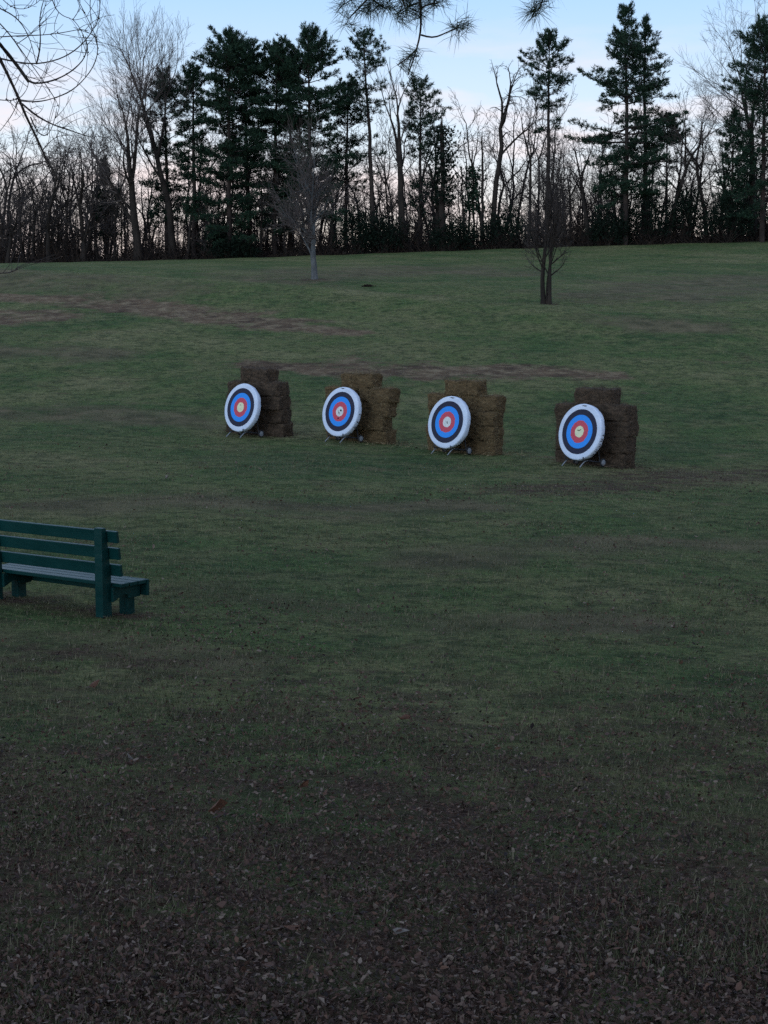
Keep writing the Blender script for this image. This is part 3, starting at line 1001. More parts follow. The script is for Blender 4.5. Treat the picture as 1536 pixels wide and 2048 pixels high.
def bale_mesh(seed, m):
    R = np.random.default_rng(seed)
    nx, ny, nz = 20, 10, 8
    V, Q, idx = [], [], {}

    def vid(i, j, k):
        if (i, j, k) not in idx:
            idx[(i, j, k)] = len(V)
            c = np.array([i / nx * 2 - 1, j / ny * 2 - 1, k / nz * 2 - 1])
            hs = np.array([BL, BD, BH]) / 2
            p_ = c * hs
            rad = .038                                      # rounded edges
            core = np.clip(p_, -(hs - rad), hs - rad)
            d = p_ - core
            ln = np.linalg.norm(d)
            if ln > 1e-6:
                p_ = core + d / ln * rad if (np.abs(c) > .999).sum() > 0 else p_
            nz_ = mnoise.noise_vector(Vector(p_ * 5 + seed * 3.1)) * .042 + mnoise.noise_vector(Vector(p_ * 19 + seed)) * .018
            # twine pulls the bale in at a third and two thirds of its length
            pin = sum(math.exp(-((p_[0] - x) / .035) ** 2) for x in (-.17, .17)) * .018
            p_ = p_ + np.array(nz_)
            p_[1:] *= 1 - pin * 4 * np.array([.6, .8])
            V.append(p_)
        return idx[(i, j, k)]

    for i in range(nx):
        for j in range(ny):
            Q.append((vid(i, j, 0), vid(i, j + 1, 0), vid(i + 1, j + 1, 0), vid(i + 1, j, 0)))
            Q.append((vid(i, j, nz), vid(i + 1, j, nz), vid(i + 1, j + 1, nz), vid(i, j + 1, nz)))
        for k in range(nz):
            Q.append((vid(i, 0, k), vid(i + 1, 0, k), vid(i + 1, 0, k + 1), vid(i, 0, k + 1)))
            Q.append((vid(i, ny, k), vid(i, ny, k + 1), vid(i + 1, ny, k + 1), vid(i + 1, ny, k)))
    for j in range(ny):
        for k in range(nz):
            Q.append((vid(0, j, k), vid(0, j, k + 1), vid(0, j + 1, k + 1), vid(0, j + 1, k)))
            Q.append((vid(nx, j, k), vid(nx, j + 1, k), vid(nx, j + 1, k + 1), vid(nx, j, k + 1)))
    b = MB()
    V = np.array(V)
    b.add(V, q=Q)
    body = b.mesh('bale_body', m, False)
    # loose straw sticking out of the faces
    n = 1100
    f = V[R.integers(0, len(V), n)] + R.normal(size=(n, 3)) * .02
    d = f / np.array([BL, BD, BH]) * 1.2
    d = d / (np.linalg.norm(d, axis=1, keepdims=True) + 1e-6) * .5 + R.normal(size=(n, 3)) * .8
    d /= np.linalg.norm(d, axis=1, keepdims=True)
    sd = np.cross(d, R.normal(size=(n, 3)))
    sd /= np.linalg.norm(sd, axis=1, keepdims=True)
    ln = R.uniform(.04, .15, (n, 1))
    s = MB()
    s.add(np.stack([f - sd * .0032, f + sd * .0032, f + d * ln], 1).reshape(-1, 3), t=np.arange(n * 3).reshape(-1, 3))
    straw = s
    return body, straw


def twine_mesh():
    b = MB()
    for x in (-.17, .17):
        pts = []
        for a in np.linspace(0, 2 * np.pi, 25):
            c, s = math.cos(a), math.sin(a)
            pts.append([x, (BD / 2 - .004) * np.sign(c) * abs(c) ** .35, (BH / 2 - .004) * np.sign(s) * abs(s) ** .35])
        b.tubes([(np.array(pts), np.full(25, .004))], 3)
    return b


HAY = {
    'dark': (mat('weathered_hay', (.038, .025, .016), .95, (.102, .065, .041), 7, 6, bump=.9, bscale=60, stretch=(1, 1.5, 3)), mat('weathered_straw', (.1, .07, .04), .9, island=[(.030, .020, .014), (.070, .048, .032), (.16, .11, .07)])),
    'gold': (mat('golden_hay', (.068, .042, .019), .95, (.172, .110, .052), 7, 6, bump=.9, bscale=60, stretch=(1, 1.5, 3)), mat('golden_straw', (.2, .15, .08), .9, island=[(.06, .043, .020), (.14, .10, .048), (.33, .25, .14)])),
}
M_TWINE = mat('twine', (.05, .036, .024), .8)
BALES = {}
tw_me = twine_mesh().mesh('twine', M_TWINE)
for kind, (mh, ms) in HAY.items():
    BALES[kind] = []
    for k in range(4):
        body, straw = bale_mesh(k * 7 + (3 if kind == 'dark' else 40), mh)
        BALES[kind].append((body, straw.mesh('loose_straw', ms)))

TARGETS = [  # column, depth, yaw, hay kind, which, face radius
    (482, 40.6, 43, 'dark', 'leftmost', .62),
    (680, 39.5, 43, 'gold', 'second from left', .62),
    (894, 37.3, 45, 'gold', 'third from left', .62),
    (1158, 34.65, 49, 'dark', 'rightmost', .62),
]
ROWN = ['bottom row', 'second row up', 'third row up', 'fourth row up']
STACKS = [dict(back=.82, side=-.08, yaw=37), dict(back=.82, side=0.0, yaw=37), dict(back=.82, side=-.06, yaw=38), dict(back=.82, side=-.13, yaw=42)]
R = np.random.default_rng(5)
for ti, (px, Y, yaw, kind, which, rf) in enumerate(TARGETS):
    S = STACKS[ti]
    base = on(px, Y)
    a = -math.radians(S['yaw'])
    u = Vector((math.cos(a), math.sin(a), 0))
    n_ = Vector((-math.sin(a), math.cos(a), 0))
    c0 = base + n_ * S['back'] + u * S['side']
    zg = min(float(G(c0.x + u.x * s_, c0.y + u.y * s_)) for s_ in (-.9, 0, .9)) - .02
    z = zg
    col_word = 'dark weathered' if kind == 'dark' else 'golden straw'
    for row in range(5):
        cols = (-1, 1) if row < 4 else (0,)
        for cx in cols:
            k = int(R.integers(0, 4))
            off = cx * (BL / 2 + .002) + R.normal() * .018 + (row == 4) * (.02)
            dep = R.normal() * .022
            if ti == 1 and row == 3 and cx == 1:
                off += .13
            if ti in (0, 3) and cx == 1:
                off -= (.02 * (row - 1.5)) * -1 if ti == 3 else (.03 * row)
            p_ = c0 + u * off + n_ * dep
            side = {-1: 'left end', 1: 'right end', 0: ''}[cx]
            lab = (f'single {col_word} bale crowning the stack behind the {which} target' if row == 4 else
                   f'{col_word} bale, {ROWN[row]}, {side} of stack behind {which} target')
            t = thing('hay_bale', (p_.x, p_.y, z + BH / 2), lab, 'hay bale', f'bales stacked behind the {which} target',
                      rz=a + R.normal() * .035 + (math.pi if R.random() < .5 else 0))
            t.rotation_euler[0] = R.normal() * .012
            t.rotation_euler[1] = R.normal() * .018
            body, straw = BALES[kind][k]
            link('bale_body', body, t)
            tag(link('loose_straw', straw, t), kind='stuff')
            link('twine', tw_me, t)
        z += BH - .016
    # straw shed on the grass at the foot of the stack
    s = MB()
    m = 420
    q = np.array(c0)[None] + np.array(u)[None] * R.normal(size=(m, 1)) * .75 + np.array(u)[None] * .25 + np.array(n_)[None] * R.normal(size=(m, 1)) * .38
    q[:, 2] = G(q[:, 0], q[:, 1]) + R.uniform(.01, .07, m)
    d = R.normal(size=(m, 3)) * [1, 1, .25]
    d /= np.linalg.norm(d, axis=1, keepdims=True)
    sd = np.cross(d, R.normal(size=(m, 3)))
    sd /= np.linalg.norm(sd, axis=1, keepdims=True)
    s.add(np.stack([q - sd * .006, q + sd * .006, q + d * .14], 1).reshape(-1, 3), t=np.arange(m * 3).reshape(-1, 3))
    tag(s.build('shed_straw', HAY[kind][1]), f'loose straw shed on the grass around the {which} stack', 'straw', kind='stuff')

# ------------------------------------------------------------------ archery targets and their stands
M_COVER = mat('white_cover', (.66, .71, .83), .85, (.55, .60, .72), 5, 6, bump=.22, bscale=7, spec=.1)
M_BLACK = mat('black_print', (.014, .015, .036), .7, (.024, .023, .046), 30)
M_BLUE = mat('blue_print', (.028, .25, .76), .7, (.032, .27, .80), 20)
M_RED = mat('red_print', (.50, .060, .095), .7, (.56, .08, .11), 20)
M_GOLD = mat('pale_yellow_print', (.76, .74, .46), .75, (.66, .66, .46), 12)
M_WORN = mat('worn_white_centre', (.74, .74, .72), .8, (.55, .56, .56), 14)
M_HOLE = mat('arrow_hole', (.012, .012, .014), .95)
M_CREASE = mat('dark_crease', (.055, .055, .065), .9, (.16, .16, .18), 25)
M_STEEL = mat('galvanised_steel', (.26, .27, .28), .45, (.34, .35, .36), 20, metal=.75)
M_DARKSTEEL = mat('dark_steel', (.03, .03, .035), .5)
M_WHEEL = mat('wheel_plastic', (.24, .25, .27), .6)
M_TYRE = mat('tyre_rubber', (.02, .02, .022), .8)


def disc_ring(r0, r1, y, seed, jag=.004, segs=72, thick=.0035):
    """Printed ring, a thin raised annulus facing -Y with slightly torn edges."""
    R = np.random.default_rng(seed)
    b = MB()
    an = np.arange(segs) * 2 * np.pi / segs
    ro = r1 + R.normal(size=segs) * jag
    ri = np.full(segs, r0)
    cs, sn = np.cos(an), np.sin(an)

    def ring(r, yy):
        return np.stack([cs * r, np.full(segs, yy), sn * r], 1)

    V = np.concatenate([ring(ro, y - thick), ring(ri, y - thick), ring(ro, y)])
    j = np.arange(segs)
    j2 = (j + 1) % segs
    b.add(V, q=np.concatenate([np.stack([j, segs + j, segs + j2, j2], 1), np.stack([j, j2, 2 * segs + j2, 2 * segs + j], 1)]))
    if r0 <= 0.0001:
        pass
    return b


def archery_target(ti, base, yaw, which, R_, label):
    a = -math.radians(yaw)
    t = thing('archery_target', base, label, 'target', 'round archery targets', rz=a)
    lean = math.radians(12)
    M = Matrix.Translation((0, 0, .765)) @ Matrix.Rotation(-lean, 4, 'X')
    R = np.random.default_rng(600 + ti)
    # cloth covered boss: flat front, rounded rim, wrinkled side gathered at the back
    prof = [(0.0, 0.0), (.3, 0.0), (.5, 0.0), (.575, .0005), (.603, .003), (.614, .010), (.619, .022), (.622, .05), (.620, .085), (.614, .12), (.599, .145), (.55, .155), (.3, .155), (0.0, .155)]
    segs = 96
    V, Q = [], []
    an = np.arange(segs) * 2 * np.pi / segs
    wr = np.convolve(np.tile(R.normal(size=segs), 3), [.25, .5, .25], 'same')[segs:2 * segs]
    wr2 = np.convolve(np.tile(R.normal(size=segs), 3), np.ones(7) / 7, 'same')[segs:2 * segs]
    for (r, y) in prof:
        k = np.clip((y - .02) / .1, 0, 1)
        rr = np.full(segs, r * R_ / .62) if r > 0 else np.full(segs, 1e-4)
        if r > .55:
            rr = rr + k * (wr * .007 + wr2 * .010) + wr2 * .002
            sag = np.clip(-np.sin(an), 0, 1) * k * .012
            rr = rr + sag
        V.append(np.stack([np.cos(an) * rr, np.full(segs, y) + (wr * .004 * k), np.sin(an) * rr], 1))
    V = np.concatenate(V)
    j = np.arange(segs)
    j2 = (j + 1) % segs
    for i in range(len(prof) - 1):
        Q.append(np.stack([i * segs + j, i * segs + j2, (i + 1) * segs + j2, (i + 1) * segs + j], 1))
    b = MB()
    b.add(V, q=np.concatenate(Q))
    o = b.build('cover', M_COVER, t, True)
    o.matrix_local = M
    s = .80 * R_ / 4
    rings = [('black_ring', M_BLACK, 3 * s, 4 * s, -.001), ('blue_ring', M_BLUE, 2 * s, 3 * s, -.002), ('red_ring', M_RED, s, 2 * s, -.003)]
    for q, (nm, m, r0, r1, y) in enumerate(rings):
        o = disc_ring(r0 - .012, r1, y, 31 * ti + q, jag=(.001, .001, .005)[q]).build(nm, m, t)
        o.matrix_local = M
    cb = disc_ring(.0002, s * 1.02, -.004, 31 * ti + 9, jag=.0028, segs=40)
    o = cb.build('centre', M_GOLD if ti in (0, 3) else M_WORN, t)
    o.matrix_local = M
    # arrow holes: small dark tears in the paper
    spots = {0: [(-.01, .06, .016), (.03, -.05, .010)], 1: [(.035, .03, .032), (-.02, -.03, .022), (.0, -.065, .016), (-.045, .01, .014), (-.02, -.17, .030)],
             2: [(.0, .0, .020), (.02, -.03, .015), (-.05, .02, .012)], 3: [(-.045, .03, .016), (-.02, .022, .014), (.005, .030, .016), (.025, .045, .012), (.035, .055, .010)]}[ti]
    spots = list(spots) + [(R.normal() * .15, R.normal() * .15, .006) for _ in range(5)]
    for (x, z, r) in spots:
        h = MB()
        n = 9
        an2 = np.arange(n) * 2 * np.pi / n
        rr = r * R.uniform(.6, 1.2, n)
        v = np.concatenate([[[x, -.0105, z]], np.stack([x + np.cos(an2) * rr, np.full(n, -.0095), z + np.sin(an2) * rr * .8], 1)])
        h.add(v, t=[(0, 1 + (k + 1) % n, 1 + k) for k in range(n)])
        o = h.build('arrow_hole', M_HOLE, t)
        o.matrix_local = M
    # torn nick in the cover's top or foot
    nk = MB()
    nx0, nz0 = ((.02, .585), (-.02, .60), (.05, .595), (.03, .59))[ti]
    nk.add([(nx0 - .09, -.003, nz0 - .005), (nx0 + .08, -.003, nz0 - .012), (nx0 + .02, -.004, nz0 - .034), (nx0 - .05, -.004, nz0 - .016)], q=[(0, 3, 2, 1)])
    if ti != 0:
        o = nk.build('cover_tear', M_HOLE, t)
        o.matrix_local = M
    if ti in (1, 3):                                      # dark strips for creases where the cover is gathered on the rim
        for q, an_ in enumerate(np.linspace(math.radians(-4), math.radians(-52), 9 if ti == 3 else 4)):
            cz = MB()
            dw = .016 + .012 * R.random()
            y0_, y1_ = .03 + .02 * R.random(), .08 + .04 * R.random()
            rr0 = .632
            v = []
            for yy, w_ in ((y0_, .25), ((y0_ + y1_) / 2, 1), (y1_, .5)):
                for sg in (-1, 1):
                    aa = an_ + sg * w_ * dw + (yy - y0_) * .5 * (-1) ** q
                    v.append((math.cos(aa) * rr0, yy, math.sin(aa) * rr0))
            cz.add(v, q=[(0, 1, 3, 2), (2, 3, 5, 4)])
            o = cz.build('crease', M_CREASE, t)
            o.matrix_local = M
    # stand: two forward feet with hooked lips, rails, rear struts, axle and two wheels
    st = thing('target_stand', base, f'tubular steel wheeled stand holding up the {which} target', 'stand', 'wheeled target stands', rz=a)

    def tube(nm, pts, r, m, k=8):
        q = MB()
        q.tubes([(np.array(pts, float), np.full(len(pts), r))], k)
        return q.build(nm, m, st, True)

    for x in (-.26, .26):
        tube('foot', [(x, -.03, .155), (x, -.12, .13), (x, -.20, .07), (x, -.27, .015)], .0125, M_STEEL)
        tube('hook', [(x, .10, .150), (x, -.06, .150), (x, -.150, .150), (x, -.162, .185), (x, -.160, .235)], .013, M_DARKSTEEL)
        tube('rail', [(x, .08, .135), (x * 1.15, .34, .10)], .014, M_DARKSTEEL)
        tube('strut', [(x * 1.15, .34, .10), (x * .9, .33, .5), (x * .8, .36, .93)], .014, M_DARKSTEEL)
    tube('crossbar', [(-.26, .34, .72), (.26, .34, .72)], .012, M_DARKSTEEL)
    tube('axle', [(-.40, .34, .095), (.40, .34, .095)], .012, M_DARKSTEEL)
    for x in (-.39, .39):
        w = MB()
        an2 = np.linspace(0, 2 * np.pi, 29)
        w.tubes([(np.stack([np.full(29, x), .34 + np.cos(an2) * .078, .095 + np.sin(an2) * .078], 1), np.full(29, .019))], 8)
        wo = w.build('wheel', M_TYRE, st, True)
        h = MB()
        for yy, sgn in ((x - .012, -1), (x + .012, 1)):
            n = 24
            an3 = np.arange(n) * 2 * np.pi / n
            v = np.concatenate([[[yy + sgn * .008, .34, .095]], np.stack([np.full(n, yy), .34 + np.cos(an3) * .068, .095 + np.sin(an3) * .068], 1)])
            tr_ = [(0, 1 + k, 1 + (k + 1) % n) if sgn > 0 else (0, 1 + (k + 1) % n, 1 + k) for k in range(n)]
            h.add(v, t=tr_)
        h.build('hub', M_WHEEL, wo, False)
    return t


TL = ['leftmost round archery target, pale yellow centre, before dark hay bales',
      'second archery target from the left, worn white centre with dark holes',
      'third archery target from the left, white centre, before golden bales',
      'rightmost and nearest archery target, pale yellow centre with dark scrawl']
for ti, (px, Y, yaw, kind, which, rf) in enumerate(TARGETS):
    archery_target(ti, on(px, Y), yaw, which, rf, TL[ti])

# ------------------------------------------------------------------ park bench
M_PAINT = mat('green_paint', (.002, .026, .024), .34, (.006, .040, .037), 6, 5, spec=.15, bump=.12, bscale=22, stretch=(.3, 1, 1))
bp = on(204, 14.75)
ba = -math.radians(35)
bench = thing('park_bench', bp, 'dark green painted wooden bench seen from behind, cut by left edge', 'bench', rz=ba)
uL = 1.50                                                          # spacing of the two end frames


def prism(name, poly, x0, x1, m, parent, bev=.006):
    """Board cut to a (y, z) outline, spanning x0..x1."""
    n = len(poly)
    v = [(x0, y, z) for y, z in poly] + [(x1, y, z) for y, z in poly]
    me = bpy.data.meshes.new(name)
    me.from_pydata(v, [], [tuple(range(n)), tuple(range(2 * n - 1, n - 1, -1))] + [(i, i + n, (i + 1) % n + n, (i + 1) % n) for i in range(n)])
    import bmesh
    b_ = bmesh.new()
    b_.from_mesh(me)
    bmesh.ops.recalc_face_normals(b_, faces=b_.faces)
    b_.to_mesh(me)
    b_.free()
    me.materials.append(m)
    o = link(name, me, parent)
    md = o.modifiers.new('bevel', 'BEVEL')
    md.width, md.segments = bev, 2
    return o


zs = float(G(bp.x, bp.y)) - bp.z
for x in (0.0, -uL):
    drop = float(G(bp.x + math.cos(ba) * x, bp.y + math.sin(ba) * x)) - bp.z - .04
    prism('back_post', [(-.035, drop), (.085, drop), (.082, .40), (.025, .845), (-.035, .845)], x - .05, x + .05, M_PAINT, bench)
    prism('front_leg', [(.28, drop), (.39, drop), (.39, .235), (.28, .235)], x - .05, x + .05, M_PAINT, bench)
    prism('seat_bearer', [(.060, .14), (.11, .16), (.18, .195), (.25, .19), (.27, .15), (.425, .15), (.425, .277), (.060, .277)], x + .053, x + .093, M_PAINT, bench)
ext0, ext1 = -uL - .20, .17
sl = math.atan2(.057, .445)
for k, zc in enumerate((.760, .600, .440)):
    y0 = .082 - (zc - .40) * (.057 / .445) + .004
    b = MB()
    b.box((ext0, 0, -.056), (ext1, .034, .056))
    o = b.build('back_slat', M_PAINT, bench)
    o.location = (0, y0, zc)
    o.rotation_euler = (sl, 0, 0)
    md = o.modifiers.new('bevel', 'BEVEL')
    md.width, md.segments = .006, 2
for k in range(3):
    y0 = .090 + k * .115
    bevel_box('seat_slat', (ext0, y0, .281), (ext1, y0 + .107, .318), M_PAINT, bench)
bevel_box('front_rail', (ext0, .438, .160), (ext1, .470, .316), M_PAINT, bench)

# ------------------------------------------------------------------ grass blades and leaf litter (nobody could count them)
R = np.random.default_rng(3)


def fan(n, y0, y1, power, margin=1.25):
    """Plan points spread over the ground ahead, denser towards the viewer."""
    u_ = R.random(n)
    if abs(power - 1) < 1e-6:
        y = y0 * (y1 / y0) ** u_
    else:
        e = 1 - power
        y = (y0 ** e + u_ * (y1 ** e - y0 ** e)) ** (1 / e)
    x = R.uniform(-1, 1, n) * (.245 * y * margin + 1.7)
    return x, y


def patch_noise(x, y, sc, seed):
    s = np.zeros_like(x)
    Rn = np.random.default_rng(seed)
    for k in range(9):
        a_ = Rn.uniform(0, 6.28)
        f = sc * 1.7 ** (k * .45)
        s += np.sin((x * math.cos(a_) + y * math.sin(a_)) * f + Rn.uniform(0, 6.28)) * .8 ** k
    return s / 2.2


NG = 470000
x, y = fan(NG, 3.6, 80, 1.75)
keep = R.random(NG) < np.clip(.04 + .065 * (y - 4) + .32 * patch_noise(x, y, 2.2, 1), .05, 1)
x, y = x[keep], y[keep]
n = len(x)
z = G(x, y)
scl = 1 + np.clip((y - 10) / 28, 0, 1.6)
h = R.uniform(.018, .050, n) * (1 + .3 * patch_noise(x, y, 1.1, 2)).clip(.5, 1.6) * (1 + np.clip((y - 15) / 90, 0, .5))
az = R.uniform(0, 6.28, n)
ld = R.uniform(.1, 1.1, n) * h
w = .0026 * scl
p0 = np.stack([x, y, z - .004], 1)
sd = np.stack([np.cos(az + 1.57) * w, np.sin(az + 1.57) * w, np.zeros(n)], 1)
tip = p0 + np.stack([np.cos(az) * ld, np.sin(az) * ld, h], 1)
gb = MB()
gb.add(np.stack([p0 - sd, p0 + sd, tip], 1).reshape(-1, 3), t=np.arange(n * 3).reshape(-1, 3))
grass_o = gb.build('grass', M_GRASS)
tag(grass_o, 'short dull green grass covering the slope', 'grass', kind='stuff')


def leaf_verts(x, y, z, size, R):
    """Curled leaves: a folded six-point blade each, lying at random tilts."""
    n = len(x)
    out = np.array([(-1, 0, 0), (-.35, .55, 0), (.45, .42, 0), (1, 0, 0), (.45, -.42, 0), (-.35, -.55, 0)], float)
    az, tl, rl = R.uniform(0, 6.28, n), R.normal(size=n) * .7, R.normal(size=n) * .7
    curl = R.normal(size=n) * .5
    V = np.repeat(out[None], n, 0) * size[:, None, None]
    V[:, :, 1] *= R.uniform(.55, 1.1, (n, 1))
    V += R.normal(size=V.shape) * size[:, None, None] * .13
    V[:, :, 2] += (V[:, :, 1] ** 2 + .4 * V[:, :, 0] ** 2) / size[:, None] * curl[:, None]
    ca, sa, ct, st_, cr_, sr = np.cos(az), np.sin(az), np.cos(tl), np.sin(tl), np.cos(rl), np.sin(rl)
    X, Yv, Z = V[:, :, 0], V[:, :, 1], V[:, :, 2]
    X, Z = X * ct[:, None] - Z * st_[:, None], X * st_[:, None] + Z * ct[:, None]
    Yv, Z = Yv * cr_[:, None] - Z * sr[:, None], Yv * sr[:, None] + Z * cr_[:, None]
    X, Yv = X * ca[:, None] - Yv * sa[:, None], X * sa[:, None] + Yv * ca[:, None]
    return np.stack([X + x[:, None], Yv + y[:, None], Z + z[:, None]], -1)


LEAF_T = np.array([(0, 1, 3), (1, 2, 3), (0, 3, 5), (3, 4, 5)])
NL = 225000
x, y = fan(NL, 3.6, 46, 2.35)
dens = np.clip(1.25 - (y - 4.5) / 10.5, .10, 1) + .60 * patch_noise(x, y, 1.1, 5)
rp = [hit(*q) for q in ((1020, 985), (1250, 965), (1480, 950))]
for q in rp:
    dens += .9 * np.exp(-((x - q.x) / 2.2) ** 2 - ((y - q.y) / 2.0) ** 2)
keep = R.random(NL) < np.clip(dens, .03, 1)
x, y = x[keep], y[keep]
n = len(x)
size = (.0052 + .011 * R.random(n) ** 1.8 + .008 * (R.random(n) < .03)) * (1 + np.clip((y - 9) / 22, 0, 1.0))
V = leaf_verts(x, y, G(x, y) + R.uniform(.006, .038, n), size, R)
lb = MB()
lb.add(V.reshape(-1, 3), t=(np.arange(n)[:, None, None] * 6 + LEAF_T[None]).reshape(-1, 3))
litter = lb.build('leaf_litter', M_LITTER)
tag(litter, 'small dry brown leaves strewn over the near grass', 'leaves', kind='stuff')

# a few big leaves that stand out singly
M_LEAF_O = mat('orange_leaf', (.115, .044, .020), .7, (.075, .030, .016), 30, spec=.3)
M_LEAF_P = mat('pale_leaf', (.20, .165, .14), .7, (.13, .10, .085), 30, spec=.3)
for i, (px, row, sz, m, lab) in enumerate([
        (437, 1636, .055, M_LEAF_O, 'large curled orange brown leaf on the dark grass below the bench'),
        (808, 1446, .05, M_LEAF_O, 'orange brown leaf on the grass near the centre'),
        (606, 1582, .045, M_LEAF_O, 'reddish brown leaf lying in the dark grass below centre'),
        (905, 1524, .035, M_LEAF_P, 'small pale leaf lying near the middle of the lower lawn'),
        (800, 1880, .035, M_LEAF_P, 'pale leaf among dark litter at the bottom'),
        (586, 1878, .04, M_LEAF_O, 'rust brown leaf in the litter at the bottom'),
        (334, 958, .05, M_LEAF_P, 'pale leaf lying alone on the mid lawn left of centre'),
        (258, 1530, .035, M_LEAF_P, 'pale leaf on the grass right below the bench'),
        (1275, 1865, .05, M_LEAF_O, 'brown curled leaf in the litter at lower right'),
        (190, 1378, .05, M_LEAF_O, 'brown leaf lying below the bench end')]):
    q = hit(px, row)
    Rl = np.random.default_rng(1000 + i)
    V = leaf_verts(np.zeros(1), np.zeros(1), np.zeros(1), np.array([sz]), Rl)
    b = MB()
    b.add(V.reshape(-1, 3), t=LEAF_T)
    o = b.build('fallen_leaf', m)
    o.location = (q.x, q.y, float(G(q.x, q.y)) + .035)
    tag(o, lab, 'leaf', 'single leaves that stand out')

# ------------------------------------------------------------------ the two trees the photographer stands under
# bare tree left of the view; its limbs sag into the picture
K4 = 2.954
LIMBS = [  # crop-4 pixels, start/end radius in m, depth
    ([(0, 350), (60, 470), (115, 590), (150, 680), (205, 790), (250, 890), (300, 990), (350, 1075), (395, 1120)], .0105, .004, 10.0),
    ([(0, 262), (60, 335), (115, 405), (160, 470), (170, 482)], .0105, .0095, 9.6),
    ([(165, 475), (200, 493), (255, 490), (335, 470), (420, 425), (490, 360), (520, 290), (505, 215)], .006, .0025, 9.6),
    ([(0, 345), (100, 368), (220, 380), (350, 352), (440, 302), (505, 240), (560, 165), (592, 85), (588, -20)], .005, .002, 9.8),
    ([(0, 140), (60, 205), (130, 305), (200, 400), (270, 500), (330, 590), (350, 640)], .004, .0018, 10.3),
    ([(215, 380), (235, 300), (240, 215), (232, 130), (245, 40), (270, -30)], .0045, .002, 9.8),
    ([(0, 218), (130, 210), (255, 208), (380, 192), (470, 172), (520, 180)], .0035, .0015, 10.0),
    ([(120, 595), (190, 603), (275, 595), (400, 552), (480, 490), (555, 395), (585, 290), (555, 185), (500, 75), (450, -20)], .0045, .002, 10.1),
    ([(110, 590), (90, 640), (65, 690), (0, 775)], .0035, .002, 10.0),
    ([(0, 50), (90, 95), (150, 170), (190, 270), (215, 380)], .004, .002, 9.9),
    ([(130, 612), (190, 665), (250, 705), (320, 740), (400, 765), (470, 790), (540, 812)], .006, .0025, 10.0),
    ([(180, 690), (215, 775), (262, 810), (300, 775), (325, 700), (335, 640)], .0045, .0015, 10.0),
    ([(250, 890), (300, 830), (350, 800), (410, 800)], .003, .0015, 10.0),
    ([(0, 1614), (50, 1612), (90, 1600), (118, 1575)], .0035, .0018, 9.8),
    ([(0, 590), (60, 595), (115, 585), (160, 530), (170, 480)], .003, .0018, 9.9),
    ([(300, -30), (330, 60), (380, 100), (430, 110), (480, 175), (520, 280), (515, 330)], .003, .0015, 9.7),
    ([(100, 260), (180, 205), (260, 130), (330, 50), (370, -30)], .003, .0015, 10.1),
    ([(0, -20), (60, 40), (140, 60), (220, 20), (260, -30)], .0025, .0015, 10.0),
]
tx, ty = -4.9, 9.2
tb = Vector((tx, ty, float(G(tx, ty))))
near_tree = thing('bare_tree', tb, 'bare tree at the left edge whose thin curving twigs hang into view', 'tree')
tbn = np.array(tb)
thick, thin, joints = [], [], []
R = np.random.default_rng(88)
trk = np.array([tbn + [R.normal() * .04 * k, R.normal() * .04 * k, -.2 + k * 1.35] for k in range(8)]) - tbn
thick.append((trk, np.array([.24, .18, .165, .155, .14, .11, .08, .04])))
for k, (pl, r0, r1, Yd) in enumerate(LIMBS):
    m = len(pl)
    dz = np.cumsum(R.normal(size=m) * .05)
    pts = np.array([at(px / K4, row / K4, Yd + dz[i]) for i, (px, row) in enumerate(pl)]) - tbn
    # smooth the traced limb
    tt = np.linspace(0, m - 1, m * 3 - 2)
    sm = np.stack([np.interp(tt, np.arange(m), pts[:, c]) for c in range(3)], 1)
    sm[1:-1] = (sm[:-2] + 2 * sm[1:-1] + sm[2:]) / 4
    sm[1:-1] = (sm[:-2] + 2 * sm[1:-1] + sm[2:]) / 4
    rad = np.linspace(r0, r1, len(sm)) * R.uniform(.9, 1.15, len(sm))
    if pl[0][0] <= 0:                                     # carry the limb out of view, back to the trunk
        jh = 3.2 + R.uniform(0, 2.6) if pl[0][1] < 1000 else 2.2
        j = np.array([np.interp(jh, trk[:, 2], trk[:, 0]), np.interp(jh, trk[:, 2], trk[:, 1]), jh])
        e = sm[0]
        d0 = unit(sm[0] - sm[2])
        c1 = e + d0 * np.linalg.norm(j - e) * .45
        s = np.linspace(0, 1, 8)[:, None]
        lead = (1 - s) ** 2 * j + 2 * s * (1 - s) * c1 + s ** 2 * e
        sm = np.concatenate([lead[:-1], sm])
        rad = np.concatenate([np.linspace(max(r0 * 1.8, .012), r0, 7), rad])
    (thick if r0 > .008 else thin).append((sm, rad))
    # fine twigs and buds along the limb
    for q in range(int(len(sm) * .38)):
        i = R.integers(7 if pl[0][0] <= 0 else 1, len(sm) - 1)
        d = unit(sm[i] - sm[i - 1])
        d2 = unit(rot_about(d, perp(d, R), math.radians(R.uniform(30, 65))) + np.array([0, 0, .25]))
        L = R.uniform(.06, .34)
        tw, dcur = [sm[i]], d2
        bend = perp(d2, R)
        for _ in range(5):
            dcur = unit(rot_about(dcur, bend, .16) + np.array([0, 0, .05]) + R.normal(size=3) * .05)
            tw.append(tw[-1] + dcur * L / 5)
        thin.append((np.array(tw), np.linspace(.0020, .0010, 6)))
        if R.random() < .5:
            d3 = unit(dcur + R.normal(size=3) * .6)
            thin.append((np.array([tw[3], tw[3] + d3 * L * .25, tw[3] + d3 * L * .5 + [0, 0, .02]]), np.array([.0015, .0012, .0009])))
        if R.random() < .55:
            joints.append(sm[i] + R.normal(size=3) * .003)
